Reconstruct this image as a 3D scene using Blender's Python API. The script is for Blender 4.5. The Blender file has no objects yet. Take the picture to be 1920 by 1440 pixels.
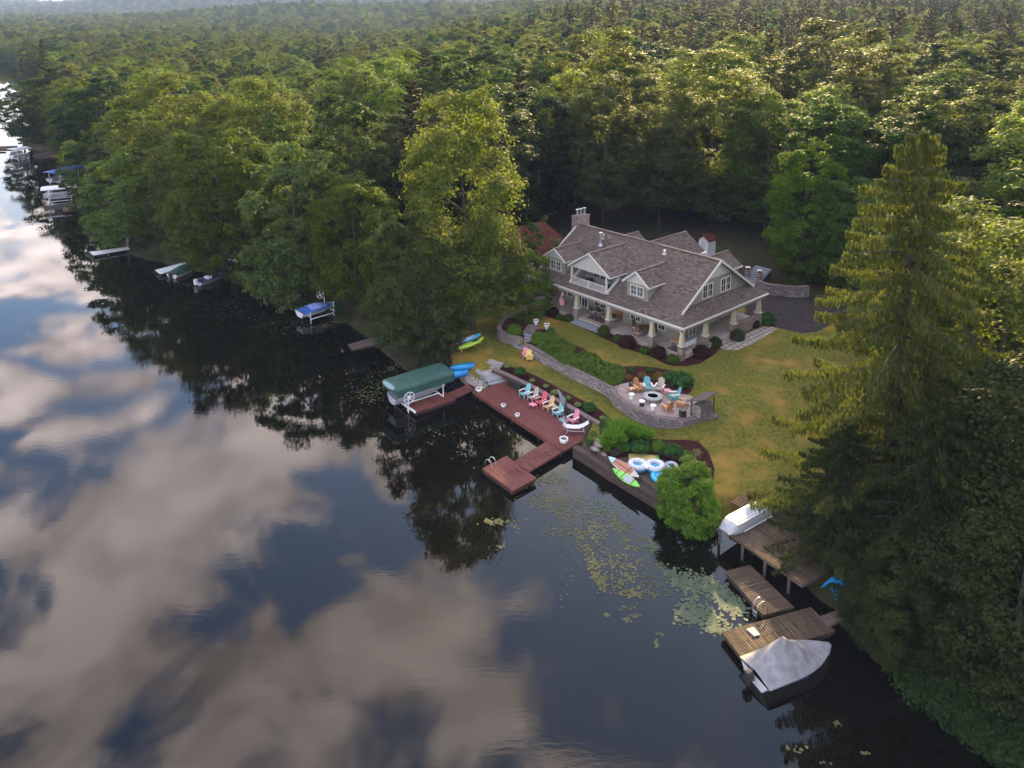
import bpy, bmesh, math, random
import numpy as np
from mathutils import Vector, Matrix
from mathutils.geometry import delaunay_2d_cdt
R = math.radians
random.seed(7); rng = np.random.default_rng(11)
scn = bpy.context.scene
col = scn.collection
# ------------------------------------------------------------------ camera
H = 35.0; YH = 20.0; FF = 1530.0; DD = 8000.0
dyp = FF*FF/DD; YP = YH+dyp; fl = math.sqrt(FF*FF-dyp*dyp); pit = math.atan2(dyp, fl)
cam = bpy.data.cameras.new('camera'); co = bpy.data.objects.new('camera', cam); col.objects.link(co)
co.location = (0, 0, H); co.rotation_euler = (math.pi/2-pit, 0, 0)
cam.sensor_width = 36; cam.sensor_fit = 'HORIZONTAL'; cam.lens = fl/1920*36
cam.shift_y = -(720-YP)/1920; cam.clip_start = .5; cam.clip_end = 20000
scn.camera = co
# ------------------------------------------------------------------ light
SUN_AZ = 17.0; SUN_EL = 17.5
scn.view_settings.view_transform = 'Standard'; scn.view_settings.look = 'None'
scn.view_settings.exposure = 2.3; scn.view_settings.gamma = 1
sl = bpy.data.lights.new('sun', 'SUN'); sl.energy = 4.2; sl.angle = R(2.0); sl.color = (1, .73, .35)
so = bpy.data.objects.new('sun', sl); col.objects.link(so); so.location = (60, 200, 90)
sd = Vector((math.sin(R(SUN_AZ))*math.cos(R(SUN_EL)), math.cos(R(SUN_AZ))*math.cos(R(SUN_EL)), math.sin(R(SUN_EL))))
so.rotation_euler = sd.to_track_quat('Z', 'Y').to_euler()
scn.cycles.use_denoising = True
scn.cycles.max_bounces = 7; scn.cycles.diffuse_bounces = 3; scn.cycles.glossy_bounces = 3
scn.cycles.transmission_bounces = 3; scn.cycles.volume_bounces = 0; scn.cycles.transparent_max_bounces = 4
scn.cycles.caustics_reflective = False; scn.cycles.caustics_refractive = False
scn.cycles.sample_clamp_indirect = 6

def fw_ray(x, y):
    fx = (x-960)/fl; fy = -(y-YP)/fl
    return np.array([fx, math.cos(pit)+fy*math.sin(pit), -math.sin(pit)+fy*math.cos(pit)])
def G(x, y, z=0.0):
    d = fw_ray(x, y); t = (z-H)/d[2]
    return np.array([d[0]*t, d[1]*t, z])

# ------------------------------------------------------------------ node helpers
class NT:
    def __init__(s, tree): s.t = tree; s.n = tree.nodes; s.l = tree.links
    def new(s, typ, props=None, **ins):
        n = s.n.new(typ)
        for k, v in (props or {}).items(): setattr(n, k, v)
        for k, v in ins.items():
            k2 = int(k[1:]) if k[0] == 'i' and k[1:].isdigit() else k.replace('_', ' ')
            if hasattr(v, 'is_linked') or hasattr(v, 'links'): s.l.new(v, n.inputs[k2])
            else: n.inputs[k2].default_value = v
        return n
    def math(s, op, a, b=0.0, clamp=False): return s.new('ShaderNodeMath', {'operation': op, 'use_clamp': clamp}, i0=a, i1=b).outputs[0]
    def mix(s, f, a, b, bt='MIX'):
        n = s.n.new('ShaderNodeMix'); n.data_type = 'RGBA'; n.blend_type = bt
        for i, v in ((0, f), (6, a), (7, b)):
            if hasattr(v, 'links'): s.l.new(v, n.inputs[i])
            else: n.inputs[i].default_value = v if i == 0 else (tuple(v)+(1,))[:4]
        return n.outputs[2]
    def ramp(s, f, a, b):
        n = s.new('ShaderNodeMapRange', {'clamp': True}, Value=f, From_Min=a, From_Max=b); return n.outputs[0]
    def noise(s, vec, scale, detail=4, rough=.55, dist=0):
        return s.new('ShaderNodeTexNoise', None, Vector=vec, Scale=scale, Detail=detail, Roughness=rough, Distortion=dist).outputs[0]

# ------------------------------------------------------------------ world
w = bpy.data.worlds.new('World'); scn.world = w; w.use_nodes = True
wt = w.node_tree; wt.nodes.clear(); W_ = NT(wt)
sky = W_.new('ShaderNodeTexSky', {'sky_type': 'NISHITA', 'sun_disc': False, 'sun_elevation': R(SUN_EL), 'sun_rotation': R(SUN_AZ),
                                  'air_density': 1.2, 'dust_density': 1.5, 'ozone_density': 1.5})
tc = W_.new('ShaderNodeTexCoord').outputs['Generated']
sx = W_.new('ShaderNodeSeparateXYZ', None, i0=tc).outputs
zz = W_.math('ADD', W_.math('MAXIMUM', sx[2], 0.0), 0.035)
px_ = W_.math('DIVIDE', sx[0], zz); py_ = W_.math('DIVIDE', sx[1], zz)
pv = W_.new('ShaderNodeCombineXYZ', None, X=px_, Y=py_, Z=3.1).outputs[0]
n1 = W_.math('ADD', W_.math('MULTIPLY', W_.noise(pv, 4.1, 11, .56, .45), 1.8), -.4)
n2 = W_.math('ADD', W_.math('MULTIPLY', W_.noise(pv, 6.0, 9, .56, .45), 1.7), -.35)
# broad cloud banks: centre (px, py of the lake view they mirror in), radius, weight
bias = None
for cx, cy, rr, wgt in [
        (570, 960, .22, .36), (330, 900, .25, .16), (330, 1290, .24, .3), (740, 1240, .2, .26), (880, 1330, .26, .36), (1000, 1150, .16, .1), (200, 1000, .2, .2), (60, 900, .28, .2),
        (200, 1150, .22, .22), (90, 520, .6, .3), (130, 760, .3, .2), (400, 800, .35, .15), (650, 1090, .2, -.34), (0, 1030, .18, -.3), (40, 640, .3, -.12),
        (1250, 1180, .4, -.16), (1100, 1050, .25, -.08), (1500, 1250, .5, -.16), (120, 820, .16, -.15), (480, 1180, .14, -.15)]:
    g = G(cx, cy); X, Y = g[0]/H, g[1]/H
    dx = W_.math('SUBTRACT', px_, float(X)); dy = W_.math('SUBTRACT', py_, float(Y))
    q = W_.math('ADD', W_.math('MULTIPLY', dx, dx), W_.math('MULTIPLY', dy, dy))
    e = W_.math('EXPONENT', W_.math('MULTIPLY', q, -1.0/(rr*rr)))
    e = W_.math('MULTIPLY', e, wgt*.55)
    bias = e if bias is None else W_.math('ADD', bias, e)
m = W_.math('ADD', n1, bias)
mask = W_.ramp(m, .47, .66)
thick = W_.ramp(W_.math('ADD', W_.math('ADD', W_.math('MULTIPLY', n2, .6), W_.math('MULTIPLY', n1, .4)), W_.math('MULTIPLY', bias, .4)), .40, .72)
skyc = W_.mix(1.0, sky.outputs[0], (.8, .95, 1.22), 'MULTIPLY')
glow = W_.new('ShaderNodeVectorMath', {'operation': 'DOT_PRODUCT'}, i0=tc, i1=tuple(sd)).outputs['Value']
glow = W_.math('POWER', W_.math('MAXIMUM', glow, 0.0), 3.0)
cl_d = (4.2, 3.4, 3.45); cl_b = (15.8, 13.4, 13.0)
clc = W_.mix(thick, cl_d, cl_b)
clc = W_.mix(W_.math('MULTIPLY', glow, .5), clc, (15, 12.0, 9.0))
cw = W_.mix(W_.math('MULTIPLY', mask, .9), skyc, clc)
hz = W_.ramp(sx[2], 0.0, .30)
cw = W_.mix(W_.math('MULTIPLY', W_.math('SUBTRACT', 1.0, hz), .75), cw, (10.6, 9.8, 9.1))
bg = W_.new('ShaderNodeBackground', None, Color=cw, Strength=.085)
wo = W_.new('ShaderNodeOutputWorld', None, Surface=bg.outputs[0])

# ------------------------------------------------------------------ materials
MATS = {}
def mat_base(name):
    m = bpy.data.materials.new(name); m.use_nodes = True; m.node_tree.nodes.clear(); MATS[name] = m
    return m, NT(m.node_tree)
def finish(N, color, rough=.8, bump=None, bstr=.3, bdist=.02, metal=0, spec=.4, extra=None):
    ins = dict(Base_Color=color, Roughness=rough, Metallic=metal)
    b = N.new('ShaderNodeBsdfPrincipled', None, **ins); b.inputs['Specular IOR Level'].default_value = spec
    if bump is not None:
        bp = N.new('ShaderNodeBump', None, Strength=bstr, Distance=bdist, Height=bump); N.l.new(bp.outputs[0], b.inputs['Normal'])
    N.new('ShaderNodeOutputMaterial', None, Surface=b.outputs[0]); return b
def c4(c): return (c[0], c[1], c[2], 1)
def m_noise(name, c1, c2, scale=3, rough=.8, metal=0, spec=.4, bstr=.25, detail=6, c3=None, s3=.4, bdist=.02, lo=.35, hi=.65):
    m, N = mat_base(name); o = N.new('ShaderNodeTexCoord').outputs['Object']
    n = N.noise(o, scale, detail)
    c = N.mix(N.ramp(n, lo, hi), c1, c2)
    if c3: c = N.mix(N.ramp(N.noise(o, s3, 3), .48, .68), c, c3)
    finish(N, c, rough, n, bstr, bdist, metal, spec); return m
def m_brick(name, c1, c2, mort, bw, rh, ms=.01, rough=.85, bstr=.5, var=.4, offs=.5, big=None, bdist=.02, spec=.15):
    m, N = mat_base(name)
    uv = N.new('ShaderNodeUVMap').outputs[0]; ob = N.new('ShaderNodeTexCoord').outputs['Object']
    b = N.new('ShaderNodeTexBrick', {'offset': offs}, Vector=uv, Color1=c4(c1), Color2=c4(c2), Mortar=c4(mort), Scale=1.0)
    b.inputs['Mortar Size'].default_value = ms; b.inputs['Brick Width'].default_value = bw; b.inputs['Row Height'].default_value = rh
    b.inputs['Mortar Smooth'].default_value = .1
    n = N.noise(ob, 5, 6); n2 = N.noise(ob, .7, 4)
    c = N.mix(N.ramp(n, .3, .75), b.outputs[0], tuple(k*(1-var) for k in mort), 'MIX') if var > .9 else N.mix(N.math('MULTIPLY', N.ramp(n, .4, .7), var), b.outputs[0], mort)
    if big: c = N.mix(N.math('MULTIPLY', N.ramp(n2, .42, .62), .7), c, big)
    h = N.math('ADD', N.math('MULTIPLY', b.outputs[1], -1.0), N.math('MULTIPLY', n, .5))
    finish(N, c, rough, h, bstr, bdist, 0, spec); return m
def m_leaf(name, c1, c2, c3, trans=.5, rough=.6, scale=.35, fix=False):
    m, N = mat_base(name); o = N.new('ShaderNodeTexCoord').outputs['Object']
    rnd = N.new('ShaderNodeObjectInfo').outputs['Random']
    if fix or scale > .5: rnd = N.math('ADD', .45, N.math('MULTIPLY', rnd, .0))
    n = N.noise(o, scale, 3); nf = N.noise(o, scale*14, 2)
    c = N.mix(N.ramp(n, .35, .65), c1, c2)
    c = N.mix(N.math('MULTIPLY', N.ramp(nf, .35, .7), .55), c, c3)
    hs = N.new('ShaderNodeHueSaturation', None, Hue=N.math('ADD', .48, N.math('MULTIPLY', rnd, .045)), Saturation=N.math('ADD', .82, N.math('MULTIPLY', N.math('FRACT', N.math('MULTIPLY', rnd, 3.7)), .3)),
               Value=N.math('ADD', .7, N.math('MULTIPLY', N.math('FRACT', N.math('MULTIPLY', rnd, 7.3)), .65)), Color=c).outputs[0]
    b = N.new('ShaderNodeBsdfPrincipled', None, Base_Color=hs, Roughness=rough); b.inputs['Specular IOR Level'].default_value = .08
    hs2 = N.mix(1.0, hs, (1.75, 1.7, .7), 'MULTIPLY')
    t = N.new('ShaderNodeBsdfTranslucent', None, Color=hs2)
    mx = N.new('ShaderNodeMixShader', None, Fac=trans); N.l.new(b.outputs[0], mx.inputs[1]); N.l.new(t.outputs[0], mx.inputs[2])
    N.new('ShaderNodeOutputMaterial', None, Surface=mx.outputs[0]); return m
def m_plain(name, c, rough=.6, metal=0, spec=.5, var=.12, scale=9, bstr=.05):
    return m_noise(name, tuple(k*(1-var) for k in c), tuple(k*(1+var) for k in c), scale, rough, metal, spec, bstr)

m_noise('lawn', (.07, .082, .013), (.165, .152, .024), 3.6, .95, c3=(.27, .17, .038), s3=.33, bstr=.9, spec=.1, detail=14)
m_noise('forest_floor', (.035, .026, .016), (.06, .05, .022), .6, .95, c3=(.05, .06, .018), s3=.12, spec=.15)
m_noise('mulch', (.028, .009, .008), (.06, .02, .017), 9, .95, bstr=.7, spec=.1, bdist=.05)
m_noise('lakebed', (.03, .02, .008), (.05, .034, .014), 2, .95)
m_noise('asphalt', (.03, .026, .027), (.055, .048, .046), 2.5, .95, spec=.1, c3=(.05, .035, .03), s3=.5)
m_noise('sandy_soil', (.07, .05, .035), (.12, .09, .065), 4, .95)
m_brick('shingle', (.09, .069, .055), (.215, .175, .14), (.042, .034, .029), .42, .17, .014, .9, .8, .35, big=(.115, .088, .075), bdist=.03)
m_brick('red_shingle', (.075, .022, .015), (.125, .042, .026), (.035, .012, .008), .42, .17, .012, .9, .6, .3)
m_brick('siding', (.29, .272, .228), (.31, .29, .245), (.15, .14, .118), 30, .15, .012, .7, .5, .08)
m_brick('white_siding', (.6, .58, .53), (.62, .6, .55), (.3, .29, .27), 30, .17, .012, .6, .5, .05)
m_brick('porch_stone', (.22, .155, .11), (.4, .32, .25), (.12, .1, .08), .42, .24, .02, .9, .8, .3, big=(.24, .2, .18))
m_brick('wall_stone', (.2, .165, .165), (.6, .54, .53), (.07, .055, .05), .44, .14, .022, .9, 1.0, .35, big=(.2, .16, .15), bdist=.05)
m_brick('cap_stone', (.17, .13, .12), (.23, .18, .165), (.07, .055, .05), .5, .4, .012, .9, .5, .3)
m_brick('timber_wall', (.07, .05, .042), (.12, .085, .07), (.02, .015, .012), 2.2, .17, .012, .9, .8, .4)
m_brick('patio_paver', (.33, .26, .22), (.45, .36, .31), (.15, .11, .1), .3, .2, .014, .9, .5, .3, big=(.35, .3, .27))
m_brick('red_plank', (.14, .043, .033), (.225, .076, .06), (.035, .011, .009), 3.2, .16, .02, .65, .6, .3, big=(.17, .06, .05))
m_brick('red_plank_wide', (.14, .043, .033), (.23, .078, .062), (.025, .008, .006), 3.2, .2, .035, .65, .7, .3, big=(.17, .06, .05))
m_brick('brown_plank', (.09, .064, .042), (.2, .15, .105), (.018, .012, .01), 5, .16, .028, .9, .7, .5, big=(.07, .05, .032))
m_brick('grey_plank', (.12, .09, .075), (.2, .155, .13), (.03, .02, .018), 5, .15, .022, .9, .7, .4, big=(.16, .12, .1))
m_brick('bluestone', (.3, .31, .32), (.4, .4, .4), (.14, .13, .13), .9, .7, .02, .7, .4, .25)
m_brick('flagstone', (.34, .3, .26), (.46, .42, .36), (.1, .09, .06), .8, .6, .05, .9, .6, .35, offs=.37)
m_plain('trim', (.60, .575, .54), .45); m_plain('cream', (.5, .44, .31), .6); m_plain('white_paint', (.78, .79, .8), .4)
m_plain('porch_floor', (.44, .37, .31), .8); m_plain('grey_slab', (.26, .28, .31), .7, scale=3)
m_plain('metal', (.5, .51, .53), .35, .8); m_plain('dark_metal', (.03, .03, .032), .4, .3); m_plain('black_plastic', (.022, .02, .02), .5)
m_plain('concrete', (.33, .31, .29), .9, scale=14, var=.25); m_plain('ash', (.1, .09, .085), .95, var=.4)
m_plain('bark', (.075, .06, .048), .95, var=.4, scale=6, bstr=.8); m_plain('pale_bark', (.22, .2, .17), .9, var=.5, scale=3)
m_plain('teal', (.13, .42, .42), .5); m_plain('aqua', (.2, .5, .52), .5); m_plain('pink', (.62, .1, .14), .5); m_plain('light_pink', (.72, .26, .33), .5)
m_plain('beige', (.42, .36, .29), .55); m_plain('sand_wood', (.62, .38, .2), .6, var=.25); m_plain('orange_wood', (.42, .19, .06), .6, var=.25)
m_plain('yellow', (.75, .6, .16), .5); m_plain('arm_white', (.72, .69, .64), .5); m_plain('red', (.55, .03, .04), .5)
m_plain('boat_white', (.62, .63, .65), .3); m_plain('boat_grey', (.36, .38, .43), .35); m_plain('navy', (.02, .04, .11), .4)
m_plain('green_canvas', (.026, .082, .064), .6, var=.2, scale=1.5); m_plain('light_green_canvas', (.2, .3, .3), .6)
m_plain('blue_canvas', (.04, .12, .42), .55, var=.25, scale=2); m_plain('pale_blue_canvas', (.2, .28, .58), .5, var=.25, scale=2)
m_plain('tarp_grey', (.2, .203, .213), .75, var=.22, scale=2.5, bstr=.5); m_plain('blue_plastic', (.01, .22, .55), .3)
m_plain('white_canvas', (.66, .67, .7), .5); m_plain('lime', (.4, .62, .05), .4); m_plain('sky_blue', (.1, .4, .65), .35)
m_plain('orange', (.75, .2, .03), .4); m_plain('green_board', (.22, .6, .09), .4); m_plain('board_wood', (.4, .17, .09), .4)
m_plain('mint', (.4, .68, .66), .4); m_plain('yellow_foam', (.72, .58, .2), .6); m_plain('azure', (.02, .4, .65), .3); m_plain('pool_blue', (.06, .25, .5), .3)
m_plain('aluminium', (.42, .43, .45), .42, .35, var=.08, scale=20); m_plain('glass', (.02, .025, .028), .08, 0, .9); m_plain('pane_grey', (.1, .12, .13), .1, 0, .9)
m_plain('red_brown', (.1, .045, .03), .8); m_plain('leather', (.3, .1, .035), .6); m_plain('wicker', (.16, .08, .04), .8, var=.4)
m_plain('flag_red', (.5, .03, .05), .7); m_plain('flag_blue', (.02, .03, .14), .7); m_plain('terracotta', (.35, .16, .11), .8)
m_plain('rock', (.25, .22, .19), .95, var=.35, scale=3, bstr=.6); m_plain('grey_fabric', (.2, .2, .22), .8); m_plain('lamp_white', (.75, .73, .68), .4)
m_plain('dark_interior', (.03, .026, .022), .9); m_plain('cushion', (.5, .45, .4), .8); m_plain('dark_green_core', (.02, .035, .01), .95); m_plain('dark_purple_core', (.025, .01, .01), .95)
m_brick('rug', (.35, .28, .24), (.03, .02, .02), (.04, .02, .02), .22, .2, .03, .95, .1, .1)
m_leaf('leaf_maple', (.058, .096, .012), (.086, .128, .018), (.03, .056, .008))
m_leaf('leaf_light', (.09, .128, .018), (.13, .168, .028), (.05, .08, .012), .52)
m_leaf('leaf_sun_tint', (.10, .135, .024), (.15, .18, .04), (.055, .085, .014), .5, fix=True)  # paler leaf colour stands in for direct sun on these crowns
m_leaf('leaf_dark', (.026, .054, .013), (.042, .074, .016), (.014, .032, .008))
m_leaf('leaf_olive', (.06, .078, .014), (.09, .105, .02), (.032, .048, .01))
m_leaf('leaf_pine', (.045, .05, .018), (.075, .066, .026), (.028, .03, .011), .3)
m_leaf('leaf_spruce', (.078, .1, .026), (.125, .138, .036), (.032, .05, .012), .3, fix=True)
m_leaf('leaf_hemlock', (.028, .045, .012), (.046, .062, .015), (.016, .027, .007), .25, fix=True)
m_leaf('leaf_bright', (.10, .2, .02), (.15, .26, .03), (.06, .13, .015), .35, scale=2)
m_leaf('leaf_box', (.06, .12, .012), (.09, .15, .02), (.035, .07, .01), .3, scale=2)
m_leaf('leaf_yew', (.06, .085, .02), (.08, .1, .025), (.035, .05, .012), .3, scale=2)
m_leaf('leaf_purple', (.05, .016, .014), (.075, .03, .02), (.03, .01, .01), .3, scale=2)
m_leaf('leaf_spirea', (.17, .14, .03), (.28, .13, .05), (.09, .12, .02), .3, scale=3)
m_leaf('leaf_hosta', (.16, .25, .06), (.24, .34, .1), (.1, .18, .03), .3, scale=3)
m_leaf('leaf_juniper', (.10, .17, .025), (.16, .23, .04), (.05, .09, .015), .3, scale=1.5)
m_leaf('leaf_grass', (.13, .27, .03), (.2, .36, .05), (.08, .18, .02), .35, scale=1)
m_leaf('leaf_fern', (.05, .14, .03), (.08, .18, .04), (.03, .09, .02), .35, scale=1)
m_leaf('leaf_dry', (.25, .2, .08), (.35, .27, .12), (.16, .13, .05), .3, scale=1)
m_leaf('lily', (.085, .125, .08), (.14, .185, .115), (.10, .11, .05), .1, .5, scale=.9)
m_leaf('lily_yellow', (.09, .115, .05), (.14, .155, .065), (.1, .075, .035), .1, .5, scale=.9)
# lake
m, N = mat_base('water'); gcoord = N.new('ShaderNodeTexCoord').outputs['Object']
mp = N.new('ShaderNodeMapping', None, Vector=gcoord, Scale=(.55, 1.5, 1)).outputs[0]
nr = N.noise(mp, 2.2, 4, .55, .3); nb = N.noise(gcoord, .045, 3)
mp2 = N.new('ShaderNodeMapping', None, Vector=gcoord, Scale=(1, 1, 1)).outputs[0]
nf = N.noise(mp2, 9, 2)
hgt = N.math('MULTIPLY', N.math('ADD', nr, N.math('MULTIPLY', nf, .12)), N.ramp(nb, .35, .65))
bmp = N.new('ShaderNodeBump', None, Strength=.2, Distance=.012, Height=hgt)
wb = N.new('ShaderNodeBsdfPrincipled', None, Base_Color=(.004, .0036, .0022, 1), Roughness=.012, IOR=1.35, Normal=bmp.outputs[0])
wb.inputs['Specular IOR Level'].default_value = .5
N.new('ShaderNodeOutputMaterial', None, Surface=wb.outputs[0])

# ------------------------------------------------------------------ mesh helpers
def setp(o, label=None, cat=None, group=None, kind=None):
    for k, v in (('label', label), ('category', cat), ('group', group), ('kind', kind)):
        if v: o[k] = v
    return o
def thing(name, label, cat, loc=(0, 0, 0), rz=0, group=None):
    o = bpy.data.objects.new(name, None); col.objects.link(o); o.location = tuple(map(float, loc)); o.rotation_euler = (0, 0, rz)
    o.empty_display_size = .2
    return setp(o, label, cat, group)
class MB:
    """collects simple shapes; build() links them as one mesh object"""
    def __init__(s, xf=None): s.v = []; s.f = []; s.xf = xf
    def add(s, vs, fs):
        b = len(s.v)
        s.v += [tuple(s.xf(*p)) if s.xf else tuple(p) for p in vs]; s.f += [tuple(b+i for i in f) for f in fs]; return s
    def box(s, c, d, rz=0, rx=0, ry=0, taper=1.0):
        M3 = Matrix.Rotation(rz, 3, 'Z') @ Matrix.Rotation(ry, 3, 'Y') @ Matrix.Rotation(rx, 3, 'X'); vs = []
        for k in (-.5, .5):
            t = taper if k > 0 else 1
            for i, j in ((-.5, -.5), (.5, -.5), (.5, .5), (-.5, .5)):
                vs.append(Vector(c)+M3@Vector((i*d[0]*t, j*d[1]*t, k*d[2])))
        return s.add(vs, [(0, 3, 2, 1), (4, 5, 6, 7), (0, 1, 5, 4), (1, 2, 6, 5), (2, 3, 7, 6), (3, 0, 4, 7)])
    def beam(s, a, b, wd, ht, up=(0, 0, 1)):
        a = Vector(a); b = Vector(b); d = (b-a).normalized(); sd_ = d.cross(Vector(up))
        if sd_.length < 1e-4: sd_ = Vector((1, 0, 0))
        sd_.normalize(); u2 = sd_.cross(d); vs = []
        for p in (a, b):
            for i, j in ((-.5, -.5), (.5, -.5), (.5, .5), (-.5, .5)): vs.append(p+sd_*wd*i+u2*ht*j)
        return s.add(vs, [(0, 1, 2, 3), (7, 6, 5, 4), (0, 4, 5, 1), (1, 5, 6, 2), (2, 6, 7, 3), (3, 7, 4, 0)])
    def tube(s, pts, r, n=8, close=True):
        pts = [Vector(p) for p in pts]; rs = r if isinstance(r, (list, tuple)) else [r]*len(pts); vs = []; fs = []
        for i, p in enumerate(pts):
            d = (pts[min(i+1, len(pts)-1)]-pts[max(i-1, 0)])
            d = d.normalized() if d.length > 1e-9 else Vector((0, 0, 1))
            a = d.cross(Vector((0, 0, 1))) if abs(d.z) < .95 else d.cross(Vector((1, 0, 0))); a.normalize(); b = d.cross(a)
            for k in range(n):
                t = 2*math.pi*k/n; vs.append(p+(a*math.cos(t)+b*math.sin(t))*rs[i])
        for i in range(len(pts)-1):
            for k in range(n): fs.append((i*n+k, i*n+(k+1) % n, (i+1)*n+(k+1) % n, (i+1)*n+k))
        fs.append(tuple(range(n))); fs.append(tuple((len(pts)-1)*n+k for k in reversed(range(n))))
        return s.add(vs, fs)
    def cyl(s, c, r, h, n=20, r2=None): return s.tube([c, (c[0], c[1], c[2]+h)], [r, r if r2 is None else r2], n)
    def lathe(s, c, prof, n=20):
        vs = []; fs = []
        for r, z in prof:
            for k in range(n): t = 2*math.pi*k/n; vs.append((c[0]+r*math.cos(t), c[1]+r*math.sin(t), c[2]+z))
        for i in range(len(prof)-1):
            for k in range(n): fs.append((i*n+k, i*n+(k+1) % n, (i+1)*n+(k+1) % n, (i+1)*n+k))
        fs.append(tuple(reversed(range(n)))); fs.append(tuple((len(prof)-1)*n+k for k in range(n)))
        return s.add(vs, fs)
    def prism(s, poly, z0, z1):
        n = len(poly); vs = [(p[0], p[1], z0) for p in poly]+[(p[0], p[1], z1) for p in poly]
        return s.add(vs, [tuple(reversed(range(n))), tuple(range(n, 2*n))]+[(i, (i+1) % n, n+(i+1) % n, n+i) for i in range(n)])
    def slab(s, pts, th, nrm=None):
        """polygon in space given thickness straight down"""
        n = len(pts); vs = [tuple(p) for p in pts]+[(p[0], p[1], p[2]-th) for p in pts]
        return s.add(vs, [tuple(range(n)), tuple(reversed(range(n, 2*n)))]+[(i, n+i, n+(i+1) % n, (i+1) % n) for i in range(n)])
    def ell(s, c, r, n=12, m_=8, zmin=-1):
        vs = []; fs = []
        for i in range(m_+1):
            ph = math.pi*i/m_
            for k in range(n):
                t = 2*math.pi*k/n; vs.append((c[0]+r[0]*math.sin(ph)*math.cos(t), c[1]+r[1]*math.sin(ph)*math.sin(t), c[2]+r[2]*max(zmin, math.cos(ph))))
        for i in range(m_):
            for k in range(n): fs.append((i*n+k, (i+1)*n+k, (i+1)*n+(k+1) % n, i*n+(k+1) % n))
        return s.add(vs, fs)
    def torus(s, c, Rr, r, nx=24, n=8, ax='Z', M4=None):
        vs = []; fs = []
        for i in range(nx):
            a = 2*math.pi*i/nx
            for k in range(n):
                t = 2*math.pi*k/n; p = Vector(((Rr+r*math.cos(t))*math.cos(a), (Rr+r*math.cos(t))*math.sin(a), r*math.sin(t)))
                if ax == 'Y': p = Vector((p.x, p.z, p.y))
                if ax == 'X': p = Vector((p.z, p.x, p.y))
                if M4: p = M4@p
                vs.append(Vector(c)+p)
        for i in range(nx):
            for k in range(n): fs.append((i*n+k, ((i+1) % nx)*n+k, ((i+1) % nx)*n+(k+1) % n, i*n+(k+1) % n))
        return s.add(vs, fs)
    def mesh(s, name, mat=None, smooth=False, hdir=None, bevel=0):
        me = bpy.data.meshes.new(name); me.from_pydata([tuple(map(float, p)) for p in s.v], [], s.f)
        bm = bmesh.new(); bm.from_mesh(me)
        bmesh.ops.remove_doubles(bm, verts=bm.verts, dist=1e-5)
        bmesh.ops.recalc_face_normals(bm, faces=bm.faces)
        if bevel: bmesh.ops.bevel(bm, geom=bm.edges[:], offset=bevel, segments=1, affect='EDGES', clamp_overlap=True)
        uvl = bm.loops.layers.uv.new('UVMap'); hd = Vector(hdir).normalized() if hdir else Vector((1, 0, 0))
        for f in bm.faces:
            f.smooth = smooth; n_ = f.normal
            if abs(n_.z) > .97: t = hd
            else: t = Vector((0, 0, 1)).cross(n_).normalized()
            b = n_.cross(t)
            for lp in f.loops: lp[uvl].uv = (lp.vert.co.dot(t), lp.vert.co.dot(b))
        bm.to_mesh(me); bm.free()
        if mat: me.materials.append(MATS[mat])
        return me
    def build(s, name, mat, parent=None, smooth=False, hdir=None, bevel=0, label=None, cat=None, group=None, kind=None, loc=None, rz=0):
        o = bpy.data.objects.new(name, s.mesh(name, mat, smooth, hdir, bevel)); col.objects.link(o)
        if parent: o.parent = parent
        if loc is not None: o.location = tuple(map(float, loc)); o.rotation_euler = (0, 0, rz)
        return setp(o, label, cat, group, kind)
def np_mesh(name, V, F, mat):
    """V (n,3), F (m,4) -> mesh, fast"""
    me = bpy.data.meshes.new(name); k = F.shape[1]
    me.vertices.add(len(V)); me.vertices.foreach_set('co', V.astype(np.float32).ravel())
    me.loops.add(F.size); me.loops.foreach_set('vertex_index', F.astype(np.int32).ravel())
    me.polygons.add(len(F)); me.polygons.foreach_set('loop_start', (np.arange(len(F))*k).astype(np.int32))
    me.polygons.foreach_set('loop_total', np.full(len(F), k, np.int32))
    me.update(calc_edges=True); me.materials.append(MATS[mat]); return me
def copy_tree(root, loc, rz=0, scale=None, label=None, group=None, name=None):
    r = root.copy(); col.objects.link(r); r.location = tuple(map(float, loc)); r.rotation_euler = (0, 0, rz)
    if scale is not None: r.scale = scale if hasattr(scale, '__len__') else (scale,)*3
    setp(r, label, None, group)
    for ch in list(root.children):
        c = ch.copy(); col.objects.link(c); c.parent = r
        for g in list(ch.children):
            d = g.copy(); col.objects.link(d); d.parent = c
    return r
def nrmz(a): return a/np.maximum(np.linalg.norm(a, axis=-1, keepdims=True), 1e-9)
def leaves(P, Nn, size, aspect=1.0, r=None, updir=None):
    """rhombic leaf faces at P with normals Nn -> V, F"""
    r = r or rng; n = len(P); Nn = nrmz(Nn)
    a = nrmz(np.cross(Nn, r.normal(size=(n, 3)) if updir is None else updir))
    b = np.cross(Nn, a); s = np.asarray(size).reshape(-1, 1)*np.ones((n, 1))
    V = np.stack([P+a*s, P+b*s*aspect, P-a*s, P-b*s*aspect], 1).reshape(-1, 3)
    F = np.arange(4*n).reshape(n, 4); return V, F
def cat_mesh(parts):
    Vs = []; Fs = []; o = 0
    for V, F in parts: Vs.append(V); Fs.append(F+o); o += len(V)
    return np.concatenate(Vs), np.concatenate(Fs)

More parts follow.
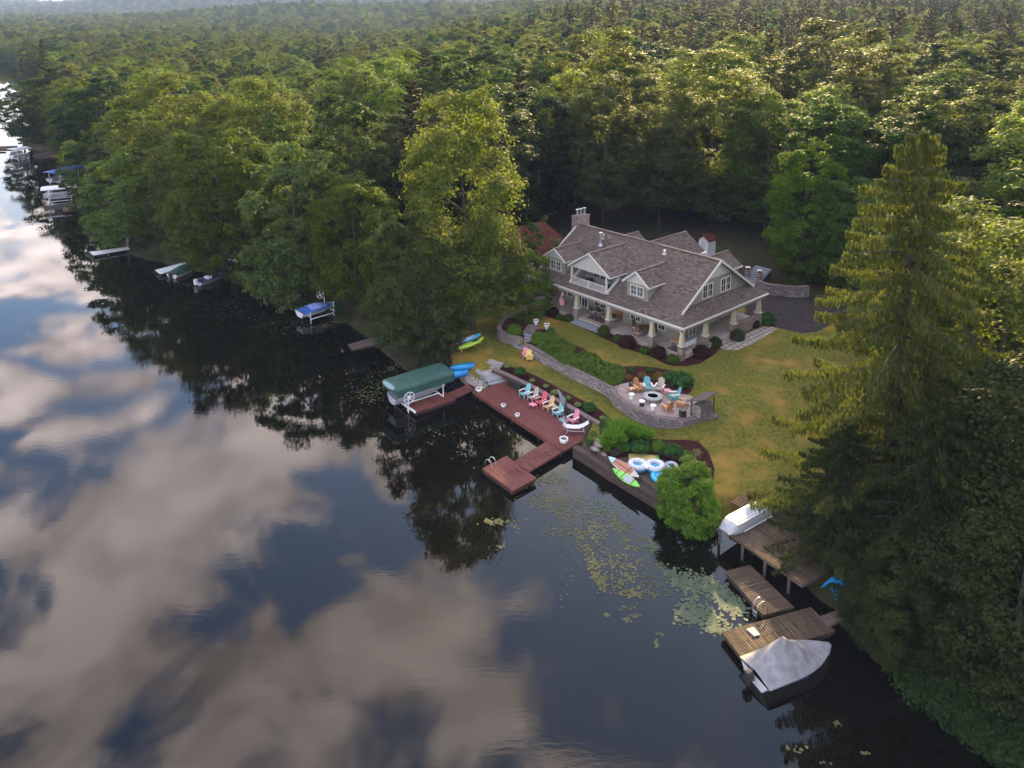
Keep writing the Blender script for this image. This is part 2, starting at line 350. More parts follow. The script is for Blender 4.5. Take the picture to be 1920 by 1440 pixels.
# ------------------------------------------------------------------ terrain
def PXL(lst, z): return [tuple(G(x, y, z)[:2]) for x, y in lst]
ZU, ZL, ZP = 2.2, 1.25, .75
shore_px = [(18, 117), (42, 128), (52, 170), (62, 240), (30, 263), (50, 278), (110, 292), (120, 318), (138, 345), (150, 380), (152, 410), (165, 448), (205, 464), (240, 470),
            (272, 490), (300, 492), (340, 500), (400, 518), (440, 530), (520, 560), (600, 590), (650, 610), (715, 655), (760, 692), (800, 704), (845, 702), (870, 712), (888, 728), (921, 722),
            (950, 712), (1108, 803), (1092, 826), (1080, 842), (1150, 887), (1200, 915), (1255, 950), (1262, 985), (1300, 1000), (1345, 985), (1400, 985), (1450, 1030), (1500, 1085), (1540, 1135), (1590, 1165), (1612, 1195),
            (1645, 1235), (1700, 1285), (1775, 1340), (1850, 1392), (1910, 1440), (1990, 1520)]
shore = [tuple(G(x, y, 0.0)[:2]) for x, y in shore_px]
lake = shore+[(31, 15), (40, -45), (-160, -45), (-215, 90), (-300, 250), (-420, 480), (-420, 560)]
def resamp(poly, step, closed=True):
    out = []
    n = len(poly)
    for i in range(n if closed else n-1):
        a = np.array(poly[i]); b = np.array(poly[(i+1) % n]); k = max(1, int(np.linalg.norm(b-a)/step))
        for j in range(k): out.append(tuple(a+(b-a)*j/k))
    if not closed: out.append(tuple(poly[-1]))
    return out
def inpoly(P, poly):
    x, y = P[:, 0], P[:, 1]; ins = np.zeros(len(P), bool); n = len(poly)
    for i in range(n):
        x1, y1 = poly[i]; x2, y2 = poly[(i+1) % n]
        if y1 == y2: continue
        c = ((y1 > y) != (y2 > y)) & (x < (x2-x1)*(y-y1)/(y2-y1)+x1); ins ^= c
    return ins
def dseg(P, poly, closed=True):
    d = np.full(len(P), 1e9); n = len(poly)
    for i in range(n if closed else n-1):
        a = np.array(poly[i]); b = np.array(poly[(i+1) % n]); ab = b-a; t = np.clip(((P-a)@ab)/max(ab@ab, 1e-9), 0, 1)
        d = np.minimum(d, np.linalg.norm(P-(a+t[:, None]*ab), axis=1))
    return d
def sm(t): t = np.clip(t, 0, 1); return t*t*(3-2*t)
def q3(x, y): return (900+x/6.857, 560+y/6.857)
def q4(x, y): return (1120+x/6.857, 640+y/6.857)
def q6(x, y): return (880+x/6.4, 680+y/6.4)
def q7(x, y): return (1080+x/6.857, 770+y/6.857)
wallL_px = [q3(*p) for p in [(620, 130), (545, 170), (450, 205), (350, 232), (280, 300), (250, 390), (285, 425), (350, 452), (450, 492), (540, 515)]]
wallR_px = [q3(*p) for p in [(572, 595), (640, 608), (700, 638), (850, 718), (1000, 795), (1150, 875), (1300, 948), (1450, 1012), (1600, 1085), (1700, 1150)]] + \
           [q4(*p) for p in [(240, 690), (350, 775), (500, 862), (650, 930), (800, 975), (950, 1000), (1100, 1010), (1250, 997), (1400, 975), (1540, 955)]]
wallL = PXL(wallL_px, ZU); wallR = PXL(wallR_px, ZU)
stair_top = PXL([q3(700, 340), q3(735, 385)], ZU)
upper = wallL + [stair_top[0], stair_top[1]] + wallR + PXL([(1400, 720), (1470, 640)], ZU) + [(60, 100), (10, 130), (-12, 112)]
endR = np.array(wallR[-1]); endL = np.array(wallL[0])
platform = PXL([(1082, 841), (1104, 824), (1122, 834), (1147, 853), (1182, 846), (1211, 847), (1240, 852), (1284, 866), (1330, 895), (1318, 940), (1256, 947), (1200, 913), (1150, 885)], ZP)
from mathutils import noise as MN
def fbm(x, y, s, o=0.0): return MN.fractal(Vector((x/s+o, y/s-o, o)), 1.0, 2.0, 4)
def terrain(P):
    P = np.asarray(P, float); x, y = P[:, 0], P[:, 1]
    inl = inpoly(P, lake); d = dseg(P, lake)
    yc = np.array([8.0, 62.0]); near = np.exp(-(np.linalg.norm(P-yc, axis=1)/16)**4)
    wd = 3.2*(1-near)+.35*near
    z = .12+(ZL-.12)*sm(d/wd)+(ZU-ZL)*sm((d-11)/13)
    z = z+(2.1-z)*sm(1-np.linalg.norm(P-endR, axis=1)/6)+0*x
    z = z+(2.15-z)*sm(1.2-np.linalg.norm(P-endL, axis=1)/5)*(~inl)
    rE = [wallR[-1]]+list(upper[-5:-2]); dr = dseg(P, rE, False); dwl = dseg(P, wallR, False)
    z = z+(ZU-z)*sm(1-dr/9)*sm((dwl-dr)/1.5)*(~inl)
    inu = inpoly(P, upper); z = np.where(inu, ZU, z)
    pn = inpoly(P, platform); z = np.where(pn, ZP, z)
    # land behind: gentle rise on the right, wooded hills far off
    yy = np.maximum(y, 1.0); az = x/yy; s = sm((az+.2)/.35)
    z = z+s*(.055*np.clip(y-125, 0, 260)+.03*np.clip(y-385, 0, 700))*(d > 0)
    hx = np.array([fbm(a, b, 600.0, 1.7) if b > 400 else 0 for a, b in zip(x, y)])
    hh = (16+26*hx)*np.exp(-((y-1450-300*hx)/300)**2)+(110+60*hx)*sm((y-2100)/1500)+50*sm((y-3400)/800)
    hh = hh*(.3+.7*sm((az+.6)/.3))
    z = z+hh+np.where(y > 400, 4*hx*sm((y-400)/400), 0)
    z = np.where(inl, -.15-1.3*sm(d/5), z)
    return z
def gz(x, y):
    z = 2.0
    for _ in range(6):
        g = G(x, y, z); z = float(terrain([g[:2]])[0]); z = max(z, 0.0)
    g = G(x, y, z); return g
REG = [  # name, material, polygon (image outline unprojected on its own level)
    ('patio', 'patio_paver', PXL([q4(*p) for p in [(160, 595), (300, 550), (440, 520), (620, 545), (850, 590), (1050, 670), (1170, 690), (1290, 740), (1420, 850), (1530, 950), (1400, 968), (1250, 990), (1100, 1003), (950, 993), (800, 968), (650, 922), (500, 855), (350, 768), (245, 685)]], ZU)),
    ('driveway', 'asphalt', PXL([(1395, 545), (1480, 548), (1545, 556), (1590, 575), (1575, 600), (1532, 622), (1505, 625), (1440, 611), (1400, 600)], ZU)),
    ('garden_path', 'flagstone', PXL([(1350, 652), (1364, 657), (1386, 656), (1412, 645), (1461, 614), (1432, 612), (1390, 630), (1374, 624), (1352, 640)], ZU)),
    ('mulch_house', 'mulch', PXL([(1018, 592), (1053, 602), (1072, 604), (1120, 628), (1137, 637), (1162, 648), (1187, 658), (1220, 668), (1245, 682), (1262, 687), (1287, 687), (1312, 682), (1337, 667), (1352, 652), (1352, 640), (1374, 624), (1390, 628), (1430, 610), (1445, 595), (1420, 575), (1285, 640), (1150, 600), (1060, 568), (1015, 575)], ZU)),
    ('mulch_bed', 'mulch', wallR[:9]+PXL([q4(*p) for p in [(160, 600), (245, 690), (500, 700), (1100, 760), (1210, 640), (1240, 560), (1220, 480), (1100, 405), (900, 362), (700, 330), (500, 315), (330, 322), (200, 300)]] + [q3(*p) for p in [(1770, 862), (1580, 790), (1410, 692), (1330, 640), (1230, 600), (1060, 505), (960, 430), (880, 385), (740, 390), (640, 490), (600, 560)]], ZU)),
    ('mulch_left', 'mulch', wallL[2:]+PXL([q3(*p) for p in [(640, 480), (700, 380), (680, 330), (560, 270), (640, 215), (800, 195), (690, 165), (560, 165)]], ZU)),
    ('mulch_lower', 'mulch', PXL([(935, 684), (942, 681), (964, 684), (982, 694), (1009, 706), (1038.5, 722), (1068, 738), (1097, 752.5), (1124, 767.5), (1149, 786), (1156, 799), (1190, 815), (1223, 823), (1242, 825), (1284, 829), (1307, 833), (1328, 850), (1340, 878), (1338, 905), (1320, 925),
        (1322, 893), (1284, 864), (1240, 850), (1211, 845), (1182, 844), (1147, 851), (1122, 830), (1126, 792), (1103, 777), (1067, 758), (1036, 742), (992, 717), (953, 700), (925, 690)], ZL)),
    ('garden_soil', 'sandy_soil', platform),
]
lawn_poly = PXL([(925, 690), (880, 690), (845, 660), (850, 600), (880, 550), (960, 530), (1000, 540), (1060, 560), (1440, 560), (1500, 560), (1600, 560), (1640, 620), (1690, 700), (1690, 820), (1620, 900), (1500, 935), (1430, 945), (1360, 955), (1330, 940), (1310, 950), (1285, 960), (1262, 950)], 1.8) + \
            PXL([(1200, 915), (1082, 842), (1108, 803), (950, 712)], 1.2)
def build_ground():
    pts = []; edges = []
    def addpoly(poly, closed=True, step=1.2):
        rs = resamp(poly, step, closed); b = len(pts); pts.extend(rs)
        n = len(rs)
        edges.extend((b+i, b+(i+1) % n) for i in range(n if closed else n-1))
    for _, _, p in REG: addpoly(p)
    addpoly(upper, step=1.0)
    def offs(pl, dd):
        a = np.array(pl); t = np.gradient(a, axis=0); nn = nrmz(np.stack([t[:, 1], -t[:, 0]], 1)); return [tuple(q) for q in a+nn*dd]
    for wl in (wallL, wallR): addpoly(offs(wl, .22), False, 1.0)
    addpoly([tuple(p) for p in lake[:len(shore)]], False, 1.5)
    addpoly(lawn_poly)
    def grid(x0, x1, y0, y1, s, hole=None):
        for i in range(int((x1-x0)/s)+1):
            for j in range(int((y1-y0)/s)+1):
                x = x0+i*s+random.uniform(-.2, .2)*s; y = y0+j*s+random.uniform(-.2, .2)*s
                if hole and hole[0] <= x <= hole[1] and hole[2] <= y <= hole[3]: continue
                pts.append((x, y))
    grid(-14, 36, 44, 94, .8); grid(-100, 80, 20, 190, 3.2, (-14, 36, 44, 94))
    grid(-460, 420, -60, 640, 14, (-100, 80, 20, 190)); grid(-4200, 4200, 600, 6200, 75)
    grid(-1500, 1500, -400, 600, 75, (-460, 420, -60, 640))
    res = delaunay_2d_cdt([Vector(p) for p in pts], edges, [], 0, 1e-4)
    V = np.array([tuple(v) for v in res[0]]); F = np.array([f for f in res[2] if len(f) == 3])
    Z = terrain(V); P3 = np.column_stack([V, Z]); C = V[F].mean(1)
    dg = np.full(len(F), -1)
    for i in range(len(REG)-1, -1, -1): dg[inpoly(C, REG[i][2])] = i
    lw = inpoly(C, lawn_poly) & (dg < 0); bed = inpoly(C, lake) & (dg < 0)
    def sub(sel, name, mt, kind='structure'):
        f = F[sel]
        if not len(f): return
        u, inv = np.unique(f, return_inverse=True); me = np_mesh(name, P3[u], inv.reshape(-1, 3), mt)
        uvl = me.uv_layers.new(name='UVMap'); co_ = P3[u][inv.reshape(-1)]
        a = .73; uvs = np.column_stack([co_[:, 0]*math.cos(a)+co_[:, 1]*math.sin(a), -co_[:, 0]*math.sin(a)+co_[:, 1]*math.cos(a)])
        uvl.data.foreach_set('uv', uvs.astype(np.float32).ravel())
        me.polygons.foreach_set('use_smooth', [True]*len(f))
        bm = bmesh.new(); bm.from_mesh(me)
        for fc in bm.faces:
            if fc.normal.z < 0: fc.normal_flip()
        bm.to_mesh(me); bm.free()
        o = bpy.data.objects.new(name, me); col.objects.link(o); o['kind'] = kind; return o
    nm = {'mulch_house': 'mulch_bed', 'mulch_left': 'mulch_bed', 'mulch_lower': 'mulch_bed'}
    for i, (n_, mt, _) in enumerate(REG):
        sub(dg == i, nm.get(n_, n_), mt)
    sub(lw, 'lawn', 'lawn'); sub(bed, 'lake_bed', 'lakebed')
    sub((dg < 0) & ~lw & ~bed, 'forest_ground', 'forest_floor')
build_ground()
wm = MB(); wm.add([(-4200, -400, 0), (4200, -400, 0), (4200, 1400, 0), (-4200, 1400, 0)], [(0, 1, 2, 3)])
wm.build('lake_water', 'water', kind='structure')
# ------------------------------------------------------------------ trees
def rdir(n, r, up=0.0):
    d = r.normal(size=(n, 3)); d[:, 2] += up; return nrmz(d)
def decid_crown(seed, h, rad, base, n1=38, n2=13, n3=34, leaf=.2, narrow=1.0, gap=.0):
    """domed crown from big lobes > leaf clumps > leaves; returns V,F and lobe centres"""
    r = np.random.default_rng(seed); hc = (h-base)
    ph = r.uniform(0, 6.28, 3)
    C1 = []; R1 = []
    for i in range(n1):
        t = (i+.5)/n1; zc = 1-(1-t)**.8*1.0; q0 = (zc-.36)/.64 if zc > .36 else (.36-zc)/.62
        prof = max(.4, math.sqrt(max(0, 1-q0**4))) if zc > .36 else 1-.55*q0**1.6
        a = i*2.39996+r.uniform(-.4, .4); rr = rad*prof*(1+.16*math.sin(2*a+ph[0])+.1*math.sin(3*a+ph[1]))
        lr = rad*r.uniform(.22, .42)
        q = r.uniform(.55, 1)**.5
        C1.append([math.cos(a)*max(0, rr-lr*.7)*q*narrow, math.sin(a)*max(0, rr-lr*.7)*q*narrow, base+hc*(.05+.95*zc)-lr*.75+r.uniform(-.03, .03)*hc-.07*hc*zc*(1+math.sin(2*a+ph[2]))]); R1.append(lr)
    C1 = np.array(C1); R1 = np.array(R1)
    d2 = rdir(n1*n2, r, .45); c1 = np.repeat(C1, n2, 0); r1 = np.repeat(R1, n2)
    ctr = np.array([0, 0, base+hc*.45]); outw = nrmz(c1-ctr)
    d2 = nrmz(d2+outw*.75)
    C2 = c1+d2*(r1*r.uniform(.62, 1.05, n1*n2))[:, None]*np.array([1, 1, .85]); R2 = r1*r.uniform(.28, .48, n1*n2)
    keep = r.uniform(size=len(C2)) > gap; C2 = C2[keep]; R2 = R2[keep]; D2 = d2[keep]
    d3 = rdir(len(C2)*n3, r, .35); c2 = np.repeat(C2, n3, 0); r2 = np.repeat(R2, n3)
    P = c2+d3*(r2*r.uniform(.35, 1.1, len(c2)))[:, None]*np.array([1.1, 1.1, .62])
    Nn = d3*.55+np.array([0, 0, .75])+np.repeat(D2, n3, 0)*.35+r.normal(size=P.shape)*.42
    return leaves(P, Nn, leaf*r.uniform(.6, 1.25, len(P)), .62, r), C1
def trunk_mb(h, r0, C1, seed, base, nl=14, flare=1.35):
    r = random.Random(seed); m_ = MB()
    top = h*.7; pts = []; 
    for i in range(9):
        t = i/8; pts.append((math.sin(t*3+seed)*.25*t, math.cos(t*2.3+seed)*.25*t, -.4+(top+.4)*t))
    rs = [r0*(flare if i == 0 else 1)*(1-.9*(i/8)**.9) for i in range(9)]
    m_.tube(pts, rs, 8)
    idx = list(range(len(C1))); r.shuffle(idx)
    for i in idx[:nl]:
        c = C1[i]; zb = min(max(base*.8, c[2]-math.hypot(c[0], c[1])*.8), top*.9); t = (zb+.4)/(top+.4)
        p0 = (math.sin(t*3+seed)*.25*t, math.cos(t*2.3+seed)*.25*t, zb)
        m_.tube([p0, (p0[0]*.5+c[0]*.5, p0[1]*.5+c[1]*.5, zb*.55+c[2]*.45), tuple(c)], [r0*.38*(1-t*.6), r0*.2, r0*.06], 5)
    return m_
TREES = {}
def make_tree(kind, V, F, tm, leafm, barkm='bark'):
    root = bpy.data.objects.new(kind, None); root.empty_display_size = .5
    tr = bpy.data.objects.new('trunk', tm.mesh('trunk', barkm, True)); cr = bpy.data.objects.new('crown', np_mesh('crown', V, F, leafm))
    return (root, tr, cr)
def decid(key, seed, h, rad, base, leafm, barkm='bark', r0=.32, **kw):
    (V, F), C1 = decid_crown(seed, h, rad, base, **kw)
    TREES[key] = ('deciduous_tree', trunk_mb(h, r0, C1, seed, base).mesh('trunk', barkm, True), np_mesh('crown', V, F, leafm), h, rad)
def conifer(key, seed, h, rad, base, leafm, nb=90, leaf=.22, droop=.25, hang=0.0, seg=9, tw=7, asp=.3, kind='pine_tree', r0=.3, pw=.85, low=1.0):
    r = np.random.default_rng(seed); Ps = []; Ns = []; Ups = []; Ss = []; tm = MB()
    tm.tube([(0, 0, -.4), (.05, .05, h*.5), (0, 0, h*.98)], [r0*1.2, r0*.65, .03], 8)
    for i in range(nb):
        t = ((i+r.uniform(0, .6))/nb); z = base+(h-base)*(t**.9)
        L = rad*((1-t)**pw)*r.uniform(.72, 1.12)+.35
        if t < .12: L *= low
        a = i*2.39996+r.uniform(-.35, .35); dx, dy = math.cos(a), math.sin(a)
        rise = r.uniform(-.05, .25)+.5*t**2; 
        n = max(3, int(seg*L/rad)+2); s = np.linspace(.08, 1, n)
        bx = dx*L*s; by = dy*L*s; bz = z+L*(rise*s-droop*s*s*1.6+.35*droop*s**4*2)
        k = max(1, n//3)
        tm.tube([(bx[0]*0, by[0]*0, z), (bx[k], by[k], bz[k]), (bx[2*k], by[2*k], bz[2*k]), (bx[-1], by[-1], bz[-1])], [.03+.009*L, .025+.003*L, .018, .008], 4)
        m2 = n*tw*3; ss = r.uniform(.12, 1.02, m2); wdt = L*.2*(1.15-ss)*(r.uniform(-1, 1, m2))
        X = dx*L*ss-dy*wdt; Y = dy*L*ss+dx*wdt; Zb = z+L*(rise*ss-droop*ss*ss*1.6+.7*droop*ss**4)-abs(wdt)*.25
        hg = hang*r.uniform(.1, 1, m2)*(.4+.6*(1-abs(wdt)/(L*.3+.01)))
        P = np.stack([X, Y, Zb-hg+r.normal(size=m2)*.05], 1)
        Ps.append(P)
        nn = np.stack([dx*.3+r.normal(size=m2)*.5, dy*.3+r.normal(size=m2)*.5, np.full(m2, .9 if hang == 0 else .15)], 1); Ns.append(nn)
        if hang > 0: up = np.stack([r.normal(size=m2)*.25, r.normal(size=m2)*.25, -np.ones(m2)], 1)
        else:
            sg = np.sign(wdt); up = np.stack([dx*.6-dy*sg, dy*.6+dx*sg, -.25*np.ones(m2)], 1)
        Ups.append(up)
    P = np.concatenate(Ps); Nn = nrmz(np.concatenate(Ns)); U = nrmz(np.concatenate(Ups))
    b = nrmz(np.cross(Nn, U)); s = leaf*r.uniform(.6, 1.3, len(P))[:, None]
    V = np.stack([P+U*s, P+b*s*asp, P-U*s, P-b*s*asp], 1).reshape(-1, 3); F = np.arange(4*len(P)).reshape(-1, 4)
    TREES[key] = (kind, tm.mesh('trunk', 'bark', True), np_mesh('crown', V, F, leafm), h, rad)
def plant(key, loc, h=None, rad=None, rz=None, label='', cat='tree', group=None, tilt=(0, 0), name=None):
    kind, tme, cme, H0, R0 = TREES[key]
    root = thing(name or kind, label, cat, loc, 0, group)
    sz = (h/H0) if h else 1; sr = (rad/R0) if rad else sz
    root.scale = (sr, sr, sz); root.rotation_euler = (tilt[0], tilt[1], random.uniform(0, 6.28) if rz is None else rz)
    for nm, me in (('trunk', tme), ('crown', cme)):
        o = bpy.data.objects.new(nm, me); col.objects.link(o); o.parent = root
    return root
decid('mapleA', 1, 25, 6.5, 4.5, 'leaf_maple', n1=66, n2=15, n3=42, leaf=.2)
decid('mapleB', 2, 20, 6.5, 2.2, 'leaf_maple', n1=58, n2=14, n3=36, leaf=.21)
decid('mapleC', 3, 21, 6.0, 3.5, 'leaf_light', n1=58, n2=13, n3=36, leaf=.21, gap=.1)
decid('mapleD', 4, 22, 5.6, 4.0, 'leaf_dark', n1=54, n2=14, n3=34, leaf=.22)
decid('mapleE', 5, 23, 6.6, 5.0, 'leaf_olive', n1=60, n2=13, n3=34, leaf=.22, gap=.08)
decid('mapleF', 6, 18, 5.4, 1.6, 'leaf_maple', n1=50, n2=14, n3=34, leaf=.2)
decid('mapleG', 7, 14, 4.0, 1.2, 'leaf_maple', n1=30, n2=12, n3=34, leaf=.17, r0=.18)
decid('birch', 8, 15, 4.2, 2.0, 'leaf_light', 'pale_bark', n1=46, n2=13, n3=38, leaf=.17, r0=.15, gap=.08)
decid('lightA', 9, 24, 6.5, 5, 'leaf_light', n1=66, n2=15, n3=40, leaf=.2)
decid('heroA', 31, 24, 6.5, 4, 'leaf_sun_tint', n1=76, n2=15, n3=42, leaf=.19)
decid('bush', 10, 4.6, 2.5, .1, 'leaf_bright', n1=52, n2=15, n3=40, leaf=.1, r0=.08)
decid('sapling', 12, 9, 2.0, .8, 'leaf_maple', n1=22, n2=9, n3=26, leaf=.13, r0=.08, gap=.2)
decid('shade', 14, 14, 5.5, 1.0, 'leaf_hemlock', n1=66, n2=16, n3=44, leaf=.13)
decid('backlit', 13, 19, 6.5, .6, 'leaf_sun_tint', n1=60, n2=16, n3=44, leaf=.15)
conifer('spruce', 21, 26.5, 7.6, 1.6, 'leaf_spruce', nb=140, leaf=.17, droop=.3, hang=.62, seg=14, tw=20, asp=.27, kind='spruce_tree', pw=.72, r0=.42)
conifer('hemlock', 22, 17, 7, 1.0, 'leaf_hemlock', nb=120, leaf=.22, droop=.3, hang=.25, seg=12, tw=10, asp=.3, kind='hemlock_tree', pw=.7)
conifer('pineA', 23, 24, 4.6, 4, 'leaf_pine', nb=80, leaf=.3, droop=.06, seg=8, tw=9, asp=.42, pw=.62)
conifer('pineB', 24, 22, 3.8, 3, 'leaf_dark', nb=80, leaf=.28, droop=.12, seg=8, tw=9, asp=.38, pw=.75)
# the trees one can tell apart: kind, top (x, y), foot (x, y) in the view, crown width there
HERO = [
 ('heroA', 850, 156, 886, 618, 218, 'tallest lakeside maple with a pale sunlit top, standing above the kayaks'),
 ('mapleB', 778, 400, 788, 655, 178, 'broad low maple leaning over the water beside the green canopied boat lift'),
 ('mapleG', 705, 372, 728, 596, 110, 'slim olive green tree between the low maple and the blue covered boat'),
 ('mapleB', 622, 322, 668, 562, 160, 'shoreline maple standing behind the blue covered boat on its lift'),
 ('mapleF', 540, 268, 560, 548, 190, 'grey green rounded tree on the bank right of the small white shed'),
 ('mapleB', 392, 226, 424, 500, 200, 'large deep green maple on the bank above the green covered boat'),
 ('birch', 215, 283, 240, 462, 140, 'birch with a forked white trunk on the grassy bank beside the thin grey dock'),
 ('mapleG', 160, 243, 165, 392, 92, 'small olive tree overhanging the white canopied boat lifts'),
 ('heroA', 318, 128, 330, 420, 190, 'sunlit yellow green maple rising behind the birch'),
 ('heroA', 478, 138, 495, 430, 190, 'golden topped maple rising behind the deep green lakeside maple'),
 ('mapleD', 118, 122, 120, 290, 130, 'dark green tree on the far shore above the brown boathouse dock'),
 ('mapleD', 38, 150, 45, 270, 70, 'dark tree with a bare lower trunk at the tip of the far point'),
 ('pineB', 82, 78, 95, 235, 42, 'dark conifer standing above the trees on the far point'),
 ('mapleD', 200, 140, 205, 330, 150, 'dark rounded tree behind the olive tree near the boat lifts'),
 ('mapleD', 640, 170, 660, 500, 150, 'dark green tree left of the pale topped lakeside maple, one row inland'),
 ('sapling', 1010, 403, 1008, 556, 76, 'slender young tree with two thin stems in front of the red roofed house'),
 ('mapleG', 985, 478, 990, 592, 92, 'low leafy tree at the left corner of the porch beside the flag'),
 ('mapleF', 1495, 262, 1502, 520, 150, 'rounded tree by the end of the driveway with its trunk in view'),
 ('heroA', 1335, 84, 1330, 415, 215, 'huge sunlit dome shaped maple behind the house chimneys and white shed'),
 ('mapleE', 1240, 160, 1235, 430, 150, 'olive tree directly behind the shingled rear gables of the house'),
 ('mapleE', 1115, 130, 1130, 425, 165, 'olive green tree behind the stone chimney'),
 ('mapleD', 1010, 165, 1010, 415, 170, 'dark tree behind the red roofed house'),
 ('mapleE', 1560, 30, 1545, 330, 230, 'tall pale green maple with visible inner limbs, right of the sunlit dome'),
 ('mapleD', 1700, 200, 1690, 480, 200, 'dark green tree directly behind the tip of the tall spruce'),
 ('mapleD', 1850, 215, 1840, 500, 210, 'dark broad tree right of the tip of the tall spruce'),
 ('mapleE', 1120, 45, 1130, 330, 190, 'round topped sunlit maple far behind the stone chimney'),
 ('mapleB', 1610, 330, 1600, 545, 150, 'dark green tree between the driveway and the tall spruce'),
]
SP = gz(1655, 985)
for key, tx, ty, bx, by, cw, lab in HERO:
    g = gz(bx, by); Z = g[1]; sc = FF/Z
    top = H-(ty-YH)/FF*Z; h = max(4.0, top-g[2])
    lean = (by == 618); plant(key, g, h*1.03, cw/2/sc*1.04, 0.0 if lean else None, label=lab, tilt=(0, -.07 if lean else 0))
plant('spruce', SP-np.array([0, 0, .1]), 28.0-SP[2], 8.9, .4, 'tall spruce with brown tinged drooping boughs, foremost tree on the right', 'spruce')
for (bx, by, hh, rr, key, lab, ct) in [
    (1842, 925, 21.0, 7.3, 'backlit', 'bright backlit maple beside the tall spruce at the right edge', 'tree'),
    (1562, 1042, 9.5, 4.6, 'hemlock', 'low drooping hemlock whose boughs hang over the raised brown dock', 'hemlock'),
    (1652, 1200, 3.6, 2.3, 'shade', 'low dark bush on the bank right of the covered boat', 'shrub'),
    (1705, 1190, 6.0, 3.0, 'shade', 'dark bushy tree hanging over the water beside the covered boat', 'tree'),
    (1725, 1120, 12.5, 6.0, 'hemlock', 'dark hemlock in the shade below the tall spruce, hanging over the water', 'hemlock'),
    (1900, 1262, 11.0, 4.8, 'shade', 'dark leafy tree leaning out over the water at the lower right corner', 'tree'),
    (1960, 1150, 17.0, 6.5, 'shade', 'dark maple at the right edge above the leaning corner tree', 'tree'),
    (1790, 1010, 10.0, 4.5, 'shade', 'shaded small maple behind the dark hemlock', 'tree'),
    (1640, 1110, 4.2, 2.6, 'shade', 'low shaded shrubby tree on the bank beside the short gangplank', 'tree'),
    (1900, 760, 13, 5.5, 'mapleF', 'mid green tree behind the bright backlit maple', 'tree'),
    (1760, 640, 12, 5.0, 'mapleF', 'leafy tree at the lawn edge behind the tall spruce', 'tree')]:
    plant(key, gz(bx, by), hh, rr, label=lab, cat=ct)
gb = gz(1290, 950); plant('bush', (gb[0], gb[1], .35), 4.1, 2.2, 1.0, 'big bright green bush on the sea wall beside the round blue float', 'bush', name='waterside_bush')
# ---- the nearer forest, every tree its own thing
hero_xy = [np.array(o.location[:2]) for o in bpy.data.objects if o.type == 'EMPTY' and o.get('category') in ('tree', 'spruce', 'hemlock')]
clear = PXL([(895, 700), (860, 600), (900, 500), (935, 440), (1020, 395), (1120, 412), (1330, 418), (1420, 450), (1600, 500), (1640, 560), (1690, 700), (1640, 860), (1600, 950), (1560, 1010), (1330, 1010)], 2.0)
cand = []
for j in range(0, 46):
    Y = 30+j*8.6
    for i in range(-60, 60):
        X = (i+(j % 2)*.5)*9.2+random.uniform(-2, 2); Yj = Y+random.uniform(-2, 2)
        if abs(X) > Yj*.665+6 or Yj < 60 and X < 25: continue
        cand.append((X, Yj))
cand = np.array(cand)
dl = dseg(cand, lake); ok = ~inpoly(cand, lake) & ~inpoly(cand, clear) & (dl > 3.5)
ok &= ~((cand[:, 1] < 100) & (cand[:, 0] < 30) & (cand[:, 0] > -12))
cand = cand[ok]; dmin = np.array([min(np.linalg.norm(h_-c) for h_ in hero_xy) for c in cand]); cand = cand[dmin > 5.0]
cand = cand[np.argsort(cand[:, 1])]
NEAR = 245
zc = terrain(cand)
FK = [('mapleA', .17), ('mapleB', .12), ('mapleC', .14), ('mapleD', .14), ('mapleE', .16), ('lightA', .1), ('mapleF', .05), ('pineA', .07), ('pineB', .05)]
WORD = {'mapleA': 'full green maple', 'mapleB': 'broad green maple', 'mapleC': 'light green airy tree', 'mapleD': 'dark green leafy tree', 'mapleE': 'olive toned tree', 'lightA': 'pale sunlit maple', 'mapleF': 'small round tree', 'pineA': 'brownish pine', 'pineB': 'dark pine'}
used_lab = {}
for k in range(min(NEAR, len(cand))):
    X, Y = cand[k]; u = random.random(); acc = 0
    for key, pr in FK:
        acc += pr
        if u <= acc: break
    az = X/Y
    if az > .1 and Y > 190 and random.random() < .2: key = 'pineA'
    pxx = 960+FF*X/Y
    LM = [(120, 'over the far point'), (260, 'over the canopied boat lifts'), (400, 'over the thin grey dock'), (540, 'over the moored boats'), (680, 'over the blue covered boat'), (800, 'left of the tallest maple'), (930, 'behind the tallest maple'), (1060, 'over the red roofed house'), (1180, 'over the stone chimney'), (1300, 'over the rear gables'), (1420, 'over the garden shed'), (1540, 'over the driveway'), (1660, 'left of the spruce tip'), (1790, 'behind the spruce tip'), (9999, 'over the bright right edge maple')]
    zone = next(w_ for lim, w_ in LM if pxx < lim)
    row = 'nearest rows' if Y < 108 else 'second rows' if Y < 128 else 'middle rows' if Y < 150 else 'upper rows' if Y < 175 else 'farthest rows'
    hh = random.uniform(15.5, 25) if az > -.2 else random.uniform(12.5, 21)
    if key == 'mapleF': hh *= .8
    lab = '%s%s in the %s %s' % ('tall ' if hh > 21 else 'low ' if hh < 16.5 else '', WORD[key], row, zone)
    plant(key, (X, Y, zc[k]-.1), hh, hh*(random.uniform(.28, .37) if key[:4] != 'pine' else random.uniform(.19, .25)), label=lab, group='forest trees '+zone, tilt=(random.uniform(-.04, .04), random.uniform(-.04, .04)))
